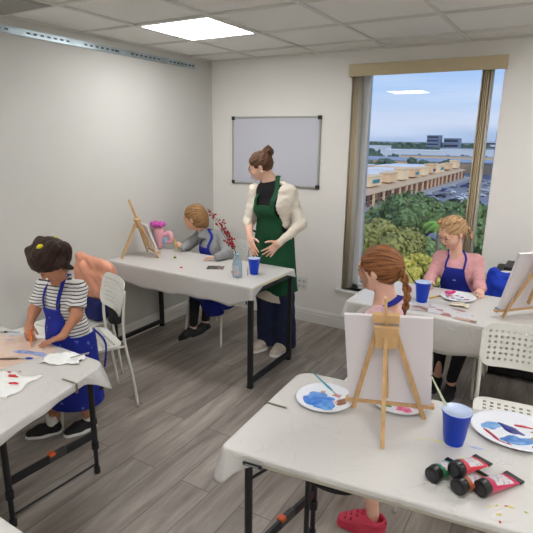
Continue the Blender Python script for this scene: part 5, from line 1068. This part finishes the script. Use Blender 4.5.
    for k in range(6): MB().tube(spl([hd.p(.28, .24, .24-.03*k), hd.p(.34-.02*k, .31, .02), hd.p(.30-.03*k, .32, -.18), hd.p(.32-.03*k, .29, -.34-.03*(k % 3))], 4), .0011, 5).build('hair_strand', HM, t, smooth=True)
    CP = mat('clog_pink', (206, 56, 84), .55)
    for A_, d in ((AL, nrm((-1, -.28, 0))), (AR, nrm((-1, .1, 0)))):
        P = shoe(t, (A_[0]-d[0]*.055, A_[1]-d[1]*.055, 0), d, (0, 0, 1), .213, CP, CP, 'clog', .44, 'croc')
        MB().tube(spl([P(.42, .19, .24), P(.15, .19, .26), P(.0, .0, .27), P(.15, -.19, .26), P(.42, -.19, .24)]), .006, 8).build('heel_strap', CP, t, smooth=True)
        for (a, b_, c_) in ((.62, .03, (240, 240, 236)), (.70, -.03, (30, 30, 34)), (.56, -.05, (250, 220, 80)), (.66, .08, (60, 60, 66))): MB().ball(P(a, b_, .28 if a < .65 else .255), (.007, .007, .004)).build('charm', mat('charm_%d_%d_%d' % c_, c_, .4), t, smooth=True)
braid_girl()
# ---------------------------------------------------------------- girl in pink by the window
def pink_girl():
    base = (2.55, -.55, 0); t = thing('person', 'fair braided girl in pink shirt and blue apron seated before the window', 'person', base)
    f, l, u = loc((-.05, -1)); pel = A3(2.56, -.50, .55); ch = A3(2.530, -.515, .825); nk = A3(2.510, -.53, .965)
    SL, SR = A3(2.645, -.51, .912), A3(2.410, -.515, .912); EL, ER = A3(2.70, -.60, .755), A3(2.365, -.60, .765); WL, WR = A3(2.725, -.745, .785), A3(2.395, -.735, .785)
    HL, HR = pel+l*.06, pel-l*.06; KL, KR = A3(2.68, -.80, .50), A3(2.53, -.82, .50); AL, AR = A3(2.61, -.74, .085), A3(2.50, -.66, .085)
    hd = Head((2.478, -.60, 1.115), (-.48, -.72, -.50), .205)
    F = Field((2.22, -1.02, 0), (2.86, -.32, 1.22), .0038)
    F.add(cone(pel-l*.04, pel+l*.04, .085), .03); F.add(cone(pel, ch, .085, .088, sq=(f, 1.25)), .04); F.add(cone(ch-l*.03, ch+l*.03, .085, sq=(f, 1.2)), .03); F.add(cone(SL, SR, .042), .05); F.add(cone(nk-u*.03, hd.p(-.15, 0, -.2), .042, .038), .03)
    for S_, E_, W_ in ((SL, EL, WL), (SR, ER, WR)): limb(F, [S_, E_, W_], [.036, .03, .021], .025)
    for H_, K_, A_ in ((HL, KL, AL), (HR, KR, AR)): limb(F, [H_, K_, A_], [.066, .046, .028], .03); F.add(cone(A_-u*.03, A_-u*.04+A3(0, -.03, 0), .022, .018), .02)
    hd.body(F)
    hand(F, WL, (.15, -1, -.18), (-.2, 0, -1), (-1, -.1, 0), .125, curl=[.7, .75, .8, .85], spread=.05, thumb=(.7, .5, .2))
    hand(F, WR, (.1, -1, -.1), (.5, .0, -.8), (.7, 0, .5), .12, curl=[.8, .9, 1.0, 1.0], spread=.05, thumb=(.7, .5, .3))
    F.build('body', M_skin_pale, t); hd.details(t, brow=mat('eyebrow_blond', (170, 134, 100), .8))
    F = Field((2.24, -.86, .46), (2.84, -.36, 1.02), .005); F.add(cone(pel, ch, .106, .102, sq=(f, 1.12)), .04); F.add(cone(ch-l*.03, ch+l*.03, .100, sq=(f, 1.1)), .03); F.add(cone(SL, SR, .052), .05); bf = F.copy()
    for S_, E_, W_ in ((SL, EL, WL), (SR, ER, WR)): limb(F, [S_, E_, W_], [.046, .038, .028], .025)
    F.noise(.003, 80, 4); F.add(ell(nk+u*.02+f*.01, (.06, .058, .045), [f, l, u]), .01, 's'); F.cutp((0, 0, .50), (0, 0, -1)); F.build('shirt', mat('pink_ribbed_shirt', (226, 168, 168), .9, var=.06, vscale=90, bump=.35, bscale=160), t)
    F = Field((2.36, -.96, .08), (2.80, -.38, .62), .005); F.add(cone(pel-l*.04, pel+l*.04, .09), .03)
    for H_, K_, A_ in ((HL, KL, AL), (HR, KR, AR)): limb(F, [H_, K_, A_+u*.03], [.072, .054, .036], .03)
    F.build('leggings', M_legg, t)
    def mask(X, Y, Z):
        L_ = (X-ch[0])*l[0]+(Y-ch[1])*l[1]; Fd = (X-ch[0])*f[0]+(Y-ch[1])*f[1]
        return np.maximum(np.maximum(np.abs(L_)-(.066+np.clip(.872-Z, 0, 1)**1.4*.62), -(Fd-.0)), np.maximum(Z-.872, .50-Z))
    ao = shell(bf, .009, .004, mask).build('apron', M_apb, t)
    for q in (-1, 1): ribbon([ch+l*q*.060+f*.100+u*.035, ch+l*q*.062+f*.088+u*.07, ch+l*q*.058+f*.05+u*.115, nk+l*q*.048-f*.01+u*.01, nk+l*q*.035-f*.05+u*.01], lambda p: Vector(p)-Vector(ch-u*.12), .014, .004).build('neck_strap', M_apb, ao)
    MB().box(ch+f*.112-u*.035+l*.01, (.010, .0015, .004)).build('logo', mat('apron_logo', (150, 160, 220), .6), ao)
    HM = hair_mat('hair_blond', (138, 100, 66), (218, 178, 132), (60, 60, 26))
    F = Field(hd.c-.20, hd.c+.20, .0035); F.add(hd.e(-.09, 0, .14, .455, .395, .395), .01); F.add(hd.e(-.22, 0, -.06, .26, .33, .26), .05)
    F.add(hd.e(.52, 0, -.20, .34, .34, .44), .02, 's'); F.add(hd.e(.18, 0, -.50, .36, .5, .34), .02, 's'); F.add(cone(hd.p(.2, 0, .56), hd.p(-.4, 0, .57), .003), .010, 's')
    for q in (-1, 1): F.add(hd.e(.03, q*.43, -.09, .07, .12, .10), .01, 's')
    for q in (-1, 1):
        for k in range(9): x = k/8; F.add(ell(hd.p(.22-.60*x, q*(.16+.14*math.sin(x*2.4)), .50-.36*x*x), .0125), .004)
    F.noise(.0016, 170, 3, (1, 1, .5)); F.build('hair', HM, t, smooth=1, comb=hd)
    F = Field((2.44, -.66, .90), (2.66, -.42, 1.16), .0032); path = spl([hd.p(-.42, .16, .02), hd.p(-.50, .22, -.12), hd.p(-.50, .26, -.34), hd.p(-.44, .30, -.50)], 5)
    for i, p in enumerate(path):
        for q in (0, PI): F.add(ell(np.array(p)+A3(.007*math.cos(i+q), .007*math.sin(i+q), 0), .0105*(1-.3*i/len(path))), .004)
    F.build('braid', HM, t, smooth=1, comb=1)
    for A_ in (AL, AR): shoe(t, (A_[0], A_[1]+.045, 0), (-.05, -1, 0), (0, 0, 1), .20, mat('black_sneaker', (16, 17, 22), .7), mat('dark_sole', (40, 42, 50), .6), 'shoe', .40)
pink_girl()
# ---------------------------------------------------------------- jackets, bags
F = Field((.08, -1.96, .54), (.64, -1.68, .95), .006)
F.add(rbox((.30, -1.80, .745), (.185, .050, .105), None, .045), .02); F.add(rbox((.31, -1.845, .69), (.165, .030, .10), None, .028), .03); F.add(cone((.14, -1.80, .865), (.44, -1.81, .835), .034), .03); F.add(cone((.455, -1.82, .82), (.485, -1.84, .70), .030, .022), .03); F.add(cone((.25, -1.86, .82), (.39, -1.87, .64), .024, .03), .03)
F.noise(.008, 40, 12); jk = F.build('jacket', mat('salmon_cotton', (230, 162, 134), .85, var=.06, vscale=20, bump=.3, bscale=60), origin=(.335, -1.80, .84)); tag(jk, 'salmon pink jacket draped over the chair back near the left wall', 'jacket')
F = Field((.12, -2.0, .43), (.56, -1.78, .68), .006); F.add(rbox((.33, -1.89, .535), (.15, .05, .075), None, .03), .02); F.noise(.006, 45, 2)
tag(F.build('folded_apron', mat('navy_cloth', (16, 26, 92), .85), origin=(.33, -1.89, .46)), 'dark blue cloth bundle on the chair seat below the salmon jacket', 'cloth')
F = Field((.44, -2.0, .43), (.72, -1.70, .80), .006); F.add(rbox((.565, -1.875, .585), (.05, .045, .13), None, .035), .02); F.noise(.004, 40, 3)
tag(F.build('shoulder_bag', mat('black_nylon', (18, 18, 22), .7), origin=(.565, -1.875, .46)), 'narrow black bag seen through the gap behind the slatted chair', 'bag')
F = Field((2.64, -.50, .46), (3.22, -.20, .90), .006); F.add(rbox((2.95, -.365, .72), (.205, .045, .115), None, .04), .02); F.add(rbox((2.95, -.42, .64), (.20, .03, .13), None, .028), .04); F.add(cone((2.75, -.385, .825), (2.70, -.42, .62), .035, .03), .03); F.noise(.008, 42, 22)
tag(F.build('jacket', mat('royal_blue_cloth', (18, 62, 190), .8, var=.05, vscale=20), origin=(2.95, -.37, .84)), 'bright royal blue jacket draped over chair behind the girl in pink', 'jacket')
cs = thing('equipment_case', 'large black equipment case standing on floor below window at right', 'case', (3.1, -.16, 0))
b = MB(); b.box((3.08, -.150, .42), (.34, .115, .40)); b.build('body', mat('case_black', (20, 20, 24), .55, bump=.2, bscale=60), cs, bevel=.015)
b = MB(); b.box((3.10, -.155, .835), (.30, .12, .014)); b.box((3.14, -.15, .860), (.20, .10, .010)); b.build('lid', mat('lid_black', (30, 31, 34), .5), cs, bevel=.006)
b = MB(); b.tube([(2.95, -.283, .6), (2.95, -.30, .58), (3.1, -.30, .58), (3.1, -.283, .6)], .007, 8); b.build('handle', M_blk, cs, smooth=True)
# ================================================================== the town below the window (ground 20 m below the floor)
GZ = -20.0
def gmat():
    m = bpy.data.materials.new('ground_green'); m.use_nodes = True; N = m.node_tree.nodes; L = m.node_tree.links; b = N['Principled BSDF']; b.inputs['Roughness'].default_value = .9
    tc = N.new('ShaderNodeTexCoord'); n = N.new('ShaderNodeTexNoise'); n.inputs['Scale'].default_value = .012; n.inputs['Detail'].default_value = 6; L.new(tc.outputs['Object'], n.inputs['Vector'])
    r = N.new('ShaderNodeValToRGB'); e = r.color_ramp.elements; e[0].position = .42; e[0].color = (*lin((84, 106, 92)), 1); e[1].position = .62; e[1].color = (*lin((146, 156, 166)), 1); L.new(n.outputs['Fac'], r.inputs['Fac']); L.new(r.outputs['Color'], b.inputs['Base Color']); return m
o = MB().add([(-3500, 20, GZ-.1), (2500, 20, GZ-.1), (2500, 6000, GZ-.1), (-3500, 6000, GZ-.1)], [(0, 1, 2, 3)]).build('ground', gmat()); o['kind'] = 'structure'
M_asph = mat('asphalt', (124, 126, 138), .8, var=.12, vscale=.08); M_conc = mat('paving', (170, 166, 164), .8, var=.06, vscale=.3)
o = MB().add([(-55, 60, GZ), (60, 60, GZ), (60, 420, GZ), (-55, 420, GZ)], [(0, 1, 2, 3)]).build('parking_lot', M_asph); o['kind'] = 'structure'
o = MB().add([(-55, 90, GZ+.1), (-47, 90, GZ+.1), (-47, 330, GZ+.1), (-55, 330, GZ+.1)], [(0, 1, 2, 3)]).build('walkway', M_conc); o['kind'] = 'structure'
M_tan = mat('stucco_tan', (222, 186, 146), .85, var=.05, vscale=.5); M_tan2 = mat('stucco_sand', (232, 206, 168), .85); M_roofw = mat('white_roof', (226, 228, 232), .7, var=.08, vscale=.06); M_canopy = mat('canopy_cream', (204, 178, 146), .7); M_mar = mat('maroon_paint', (128, 84, 78), .7); M_dk = mat('shop_glass', (52, 56, 70), .2)
ml = thing('shopping_arcade', 'long tan shopping arcade with white roofs and colonnade seen below the window', 'building', (-70, 220, GZ))
bl = []; y = 138.0; rs = random.Random(11); i = 0
b = MB()
while y < 318:
    L_ = rs.uniform(14, 22); h = 6.6+rs.uniform(-.4, .5); b.box((-77, y+L_/2, GZ+h/2), (19, L_/2, h/2)); bl.append((y, L_, h)); y += L_; i += 1
b.build('wall', M_tan, ml)
b = MB()
for (y, L_, h) in bl: b.box((-79, y+L_/2, GZ+h+.15), (16, L_/2-.4, .12))
b.build('roof', M_roofw, ml)
for k, (y, L_, h) in enumerate(bl):
    b = MB(); hh = 9.2+(.9 if k % 3 == 0 else 0); b.box((-57, y+L_*.5, GZ+(h+hh)/2-.2), (1.9, L_*.27, (hh-h)/2+.4)); b.box((-57, y+L_*.5, GZ+hh+.25), (2.2, L_*.27+.3, .22)); b.build('parapet_tower', M_tan2 if k % 2 else M_tan, ml)
    b = MB(); b.add([(-58, y+.3, GZ+5.9), (-52.2, y+.3, GZ+4.7), (-52.2, y+L_-.3, GZ+4.7), (-58, y+L_-.3, GZ+5.9), (-58, y+.3, GZ+5.5), (-52.2, y+.3, GZ+4.2), (-52.2, y+L_-.3, GZ+4.2), (-58, y+L_-.3, GZ+5.5)], [(0, 1, 2, 3), (7, 6, 5, 4), (1, 5, 6, 2), (0, 4, 5, 1), (3, 2, 6, 7)]); b.build('canopy', M_canopy, ml)
    for j in range(4): MB().box((-52.8, y+L_*(j+.5)/4, GZ+2.15), (.35, .35, 2.15)).build('column', M_mar if j % 2 else M_tan, ml)
    b = MB(); b.box((-57.9, y+L_/2, GZ+1.9), (.1, L_*.4, 1.5)); b.build('shop_window', M_dk, ml)
    b = MB(); b.box((-54.98, y+L_*.5, GZ+7.6), (.12, L_*(.13+.03*(k % 2)), .6)); k not in (0, 1, 4, 6, 7) or b.build('shop_sign', [mat('sign_navy', (40, 52, 110), .5), mat('sign_teal', (60, 130, 140), .5), mat('sign_red', (160, 60, 60), .5)][k % 3], ml)
def building(label, x, y, w, d, h, m_, roof=None, floors=0):
    t = thing('building', label, 'building', (x, y, GZ)); MB().box((x, y, GZ+h/2), (w/2, d/2, h/2)).build('wall', m_, t); MB().box((x, y, GZ+h+.2), (w/2+.4, d/2+.4, .25)).build('roof', roof or M_roofw, t)
    if floors:
        for k in range(floors): MB().box((x, y-d/2-.05, GZ+h*(k+.55)/floors), (w*.46, .06, h/floors*.22)).build('window_band', M_dk, t)
    return t
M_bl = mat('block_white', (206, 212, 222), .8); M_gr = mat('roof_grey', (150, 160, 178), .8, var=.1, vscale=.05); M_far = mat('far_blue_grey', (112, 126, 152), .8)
building('broad low store with pale roof behind the shopping arcade', -135, 262, 60, 90, 6, M_tan, M_roofw)
building('wide flat store with grey roof at far end of parking lot', -95, 395, 120, 70, 7, M_tan, M_gr)
building('cream store with white roof at the left window edge', -115, 186, 34, 54, 7.2, M_tan2, M_roofw)
building('long tan building edging the far side of the parking lot', -85, 470, 100, 12, 8, M_tan, M_gr)
building('white warehouse in front of the distant trees', -150, 560, 60, 40, 11, M_bl)
building('pale grey warehouse right of the white one', -92, 600, 70, 30, 13, M_bl, M_gr)
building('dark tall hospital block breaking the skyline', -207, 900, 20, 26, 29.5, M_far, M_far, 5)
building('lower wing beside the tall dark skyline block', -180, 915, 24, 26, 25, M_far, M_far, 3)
building('low white roof among the trees left of the skyline block', -250, 700, 50, 40, 13, M_bl)
building('blue tinted office block seen in the narrow right pane', -22, 330, 30, 30, 26, mat('blue_office', (96, 124, 170), .4), M_gr, 6)
building('distant pale block near right blind stack', -120, 1000, 50, 30, 20, M_bl, M_gr, 3)
# cars
def make_car(name, label, m_):
    t = thing(name, label, 'car', (0, 0, 0)); prof = [(-2.2, .45), (-2.2, .85), (-1.9, 1.0), (-1.5, 1.05), (-1.0, 1.45), (.5, 1.48), (1.15, 1.0), (2.0, .88), (2.25, .65), (2.25, .45)]
    R = Matrix.Rotation(PI/2, 3, 'X'); MB().prism(prof, -.88, .88, R).build('body', m_, t, local=True, bevel=.08)
    b = MB(); b.prism([(-1.38, 1.06), (-.95, 1.38), (.45, 1.40), (.98, 1.04)], -.90, .90, R); b.build('window', M_dk, t, local=True)
    for sx in (-1.35, 1.4):
        for sy in (-.85, .85): MB().lathe([(.32, -.1), (.33, .1)], (sx, sy, .33), 14, R).build('wheel', mat('rubber', (18, 18, 18), .8), t, local=True)
    return t
cols = [('white', (222, 224, 228)), ('silver', (168, 172, 180)), ('black', (34, 36, 42)), ('blue', (52, 74, 130)), ('red', (140, 40, 44))]
cars = {}
rs = random.Random(3); spotsC = []
for r_ in range(9):
    xr = -40+r_*6.2+(r_ % 2)*1.5
    for k in range(22):
        yy = 168+k*6.4+rs.uniform(-.4, .4)
        if rs.random() < .42: spotsC.append((xr, yy, rs.uniform(-.04, .04)+(0 if rs.random() < .5 else PI)))
for k in range(5): spotsC.append((-44.5+rs.uniform(-.4, .4), 160+k*22+rs.uniform(-4, 4), PI/2))
for (x, y, a) in spotsC:
    n_, c_ = cols[rs.choices(range(5), [5, 4, 4, 2, 1])[0]]; lb = f'small {n_} car parked on the lot beyond the trees below the window'
    if n_ not in cars: cars[n_] = make_car('car', lb, mat('car_'+n_, c_, .25, .3)); cars[n_].location = (x, y, GZ); cars[n_].rotation_euler = (0, 0, a); cars[n_]['group'] = f'{n_} cars on the parking lot'
    else: dup(cars[n_], (x, y, GZ), a, lb, f'{n_} cars on the parking lot')
# trees: trunks and leaf crowns
def crown(n, R, H, lumps, leaf, seed):
    r = np.random.default_rng(seed); V_ = []; cs = []
    for i in range(lumps):
        a = r.uniform(0, 2*PI); rr = R*math.sqrt(r.uniform(0, 1))*.72; z = H*(.25+.5*r.uniform(0, 1))*(1-(rr/R)**2*.55); cs.append((rr*math.cos(a), rr*math.sin(a), z, R*r.uniform(.24, .38)))
    cs = np.array(cs); idx = r.integers(0, lumps, n); d = r.normal(size=(n, 3)); d[:, 2] = np.abs(d[:, 2])*.9-.25; d /= np.linalg.norm(d, axis=1)[:, None]
    c = cs[idx, :3]+d*cs[idx, 3:4]*np.array([1, 1, .8])*r.uniform(.80, 1.12, (n, 1)); nn = d+r.normal(size=(n, 3))*.45; nn /= np.linalg.norm(nn, axis=1)[:, None]
    u = np.cross(nn, r.normal(size=(n, 3))); u /= np.linalg.norm(u, axis=1)[:, None]; v = np.cross(nn, u); s = leaf*r.uniform(.6, 1.3, (n, 1))
    q = np.stack([c-u*s-v*s*.6, c+u*s-v*s*.6, c+u*s*.6+v*s*.7, c-u*s*.6+v*s*.7], 1).reshape(-1, 3)
    mb = MB(); mb.v = [tuple(x) for x in q]; mb.f = [(4*i, 4*i+1, 4*i+2, 4*i+3) for i in range(n)]; mb.m = [0]*n
    for (x, y, z, rr) in cs: mb.ball((x, y, z), (rr*.86, rr*.86, rr*.68), None, 10, 7)
    return mb
def tree(name, label, cat, x, y, top, R, H, m_, n=2600, lumps=16, leaf=.32, seed=0, group=None):
    t = thing(name, label, cat, (0, 0, 0), group); zt = top-GZ; z0 = zt-H
    b = crown(n, R, H, lumps, leaf, seed); b.v = [(p[0], p[1], p[2]+z0) for p in b.v]; b.build('foliage', m_, t, local=True)
    b = MB(); b.tube([(0, 0, 0), (.1, 0, z0*.6), (0, .1, z0+H*.4)], [.35, .28, .2], 8)
    for k in range(4): a = k*1.6+seed; b.tube([(0, 0, z0*.75), (R*.3*math.cos(a), R*.3*math.sin(a), z0+H*.15), (R*.55*math.cos(a), R*.55*math.sin(a), z0+H*.4)], [.16, .12, .06], 6)
    b.build('trunk', mat('bark', (92, 76, 62), .9), t, local=True); t.location = (x, y, GZ); return t
F1 = mat('foliage_olive', (140, 138, 74), .75, var=.45, vscale=.9); F2 = mat('foliage_dark', (98, 122, 72), .75, var=.5, vscale=.6); F3 = mat('foliage_mid', (120, 140, 84), .75, var=.45, vscale=.7); F4 = mat('foliage_yellow', (196, 184, 84), .75, var=.3, vscale=1.2); F5 = mat('foliage_lime', (150, 196, 86), .7, var=.2, vscale=1)
tree('olive_green_tree', 'large rounded olive yellow tree at lower left of the window view', 'tree', -14.7, 51, -5.7, 5.6, 7.4, F1, 6500, 30, .24, 1)
tree('olive_green_tree', 'lower olive tree hidden behind the seated girl with braid', 'tree', -12.6, 46, -9.4, 4.2, 6, F1, 3500, 18, .24, 12)
tree('yellow_tree', 'small bright yellow leaved tree left of the girl in pink', 'tree', -7.1, 40, -7.2, 2.3, 4.2, F4, 2200, 14, .17, 2)
tree('yellow_tree', 'second yellow leaved tree low beside the braid', 'tree', -8.6, 38, -8.2, 1.9, 3.4, F4, 1500, 10, .17, 13)
for i, (x, y, tp, R_, lb) in enumerate([(-17.5, 80, -7.0, 8.5, 'broad dark green tree in the middle of the window view'), (-25.5, 86, -9.8, 6, 'dark green tree between olive tree and the arcade road'), (-9.5, 82, -7.6, 7, 'broad dark green tree right behind the head of girl in pink'), (-13, 66, -10.6, 6, 'dark green tree just above the yellow tree'), (-20, 66, -11.2, 5.5, 'dark green tree directly behind the olive tree'), (-3.5, 74, -8.2, 6.5, 'dark green tree filling the narrow right pane'), (-7.4, 56, -11.5, 5, 'dark green tree low behind the girl in pink'), (-1.5, 52, -9.5, 4.5, 'near dark green tree at lower right pane'), (-17, 100, -9.5, 7, 'dark green tree at edge of the parked cars')]):
    tree('dark_green_tree', lb, 'tree', x, y, tp, R_, 6.5, F2 if i % 2 == 0 else F3, 4200, 24, .34, 20+i, 'dark green trees below the window')
def palm(x, y, top, R_, label, m_, n=16, seed=0):
    t = thing('palm_tree', label, 'palm tree', (x, y, GZ)); rs = random.Random(seed); b = MB(); vs = []; 
    for k in range(n):
        a = 2*PI*k/n+rs.uniform(-.1, .1); el = rs.uniform(.1, .9); P = [Vector((0, 0, 0))]
        for j in range(1, 8): s_ = j/7; P.append(Vector((math.cos(a)*R_*s_, math.sin(a)*R_*s_, R_*(el*s_-1.0*s_*s_*(.6+.4*el)))))
        sd = Vector((-math.sin(a), math.cos(a), 0)); 
        for j in range(7):
            for q in (-1, 1):
                for m in range(2):
                    p = P[j].lerp(P[j+1], m/2); w_ = R_*.24*math.sin(PI*min(1, (j+1+m/2)/8.2))*q; o_ = Vector((x, y, top)); d = (P[j+1]-P[j])*.9
                    b.add([o_+p, o_+p+d*.35, o_+p+d*.9+sd*w_+Vector((0, 0, -R_*.1)), o_+p+d*.7+sd*w_+Vector((0, 0, -R_*.1))], [(0, 1, 2, 3)])
    b.build('fronds', m_, t); b = MB(); b.tube([(x, y, GZ), (x+.2, y, (GZ+top)/2), (x, y, top)], [.3, .22, .2], 8); b.build('trunk', mat('palm_bark', (130, 116, 100), .9), t)
palm(-28.9, 98, -11.3, 2.9, 'dark palm tree standing above the trees left of centre', F2, seed=1); palm(-24.8, 99.5, -10.7, 2.5, 'second dark palm tree just right of the first one', F2, seed=2)
palm(-9.2, 55, -7.6, 1.7, 'bright light green palm tree left of the blond head', F5, seed=3); palm(-30, 120, -11.5, 2.6, 'small far palm tree at edge of the car park', F3, seed=4)
# far tree belts: three crown kinds, copied
FT = mat('foliage_far', (92, 114, 98), .85, var=.25, vscale=.08); FT2 = mat('foliage_farther', (86, 106, 112), .85, var=.2, vscale=.04)  # aerial haze mixed into the far leaf colours
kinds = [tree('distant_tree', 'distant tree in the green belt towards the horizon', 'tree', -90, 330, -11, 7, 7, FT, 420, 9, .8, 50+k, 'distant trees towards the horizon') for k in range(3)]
rs = random.Random(8)
placed = [(-150, 560, 40), (-92, 600, 42), (-207, 900, 24), (-196, 915, 26), (-250, 700, 38), (-22, 330, 26), (-120, 1000, 36), (-95, 395, 75), (-110, 470, 0)]
def belt(y0, y1, n, smin, smax):
    for k in range(n*12):
        y = rs.uniform(y0, y1); a = rs.uniform(.04, .36); x = 3.1-y*math.tan(a)*1.0
        if len(placed) > 250 or (abs(x+110) < 95 and abs(y-470) < 16) or any(math.hypot(p[0]-x, p[1]-y) < p[2]+7*smax for p in placed): continue
        placed.append((x, y, 7*smax)); dup(kinds[k % 3], (x, y, GZ-.5), rs.uniform(0, 6), 'distant tree in the green belt towards the horizon', 'distant trees towards the horizon', (rs.uniform(smin, smax),)*3)
kinds[0].location = (-16, 368, GZ); kinds[1].location = (8, 352, GZ); kinds[2].location = (26, 345, GZ)
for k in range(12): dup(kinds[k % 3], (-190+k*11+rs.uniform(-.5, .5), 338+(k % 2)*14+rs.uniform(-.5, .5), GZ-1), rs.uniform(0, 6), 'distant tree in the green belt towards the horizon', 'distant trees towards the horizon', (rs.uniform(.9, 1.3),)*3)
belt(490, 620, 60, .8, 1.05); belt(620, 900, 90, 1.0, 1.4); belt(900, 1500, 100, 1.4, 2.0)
# light poles on the lot
for i, (x, y) in enumerate([(-48, 128), (-30, 205), (-22, 250), (-36, 300)]):
    t = thing('lamp_post', ['tall lamp post before the arcade tower', 'lamp post among the nearer parked cars', 'lamp post at middle of the car park', 'lamp post at far end of the car park'][i], 'lamp post', (x, y, GZ)); MB().tube([(x, y, GZ), (x, y, GZ+9)], [.14, .09], 8).build('pole', M_far, t); MB().box((x, y, GZ+9.05), (1.1, .25, .1)).build('lamp_head', M_far, t)
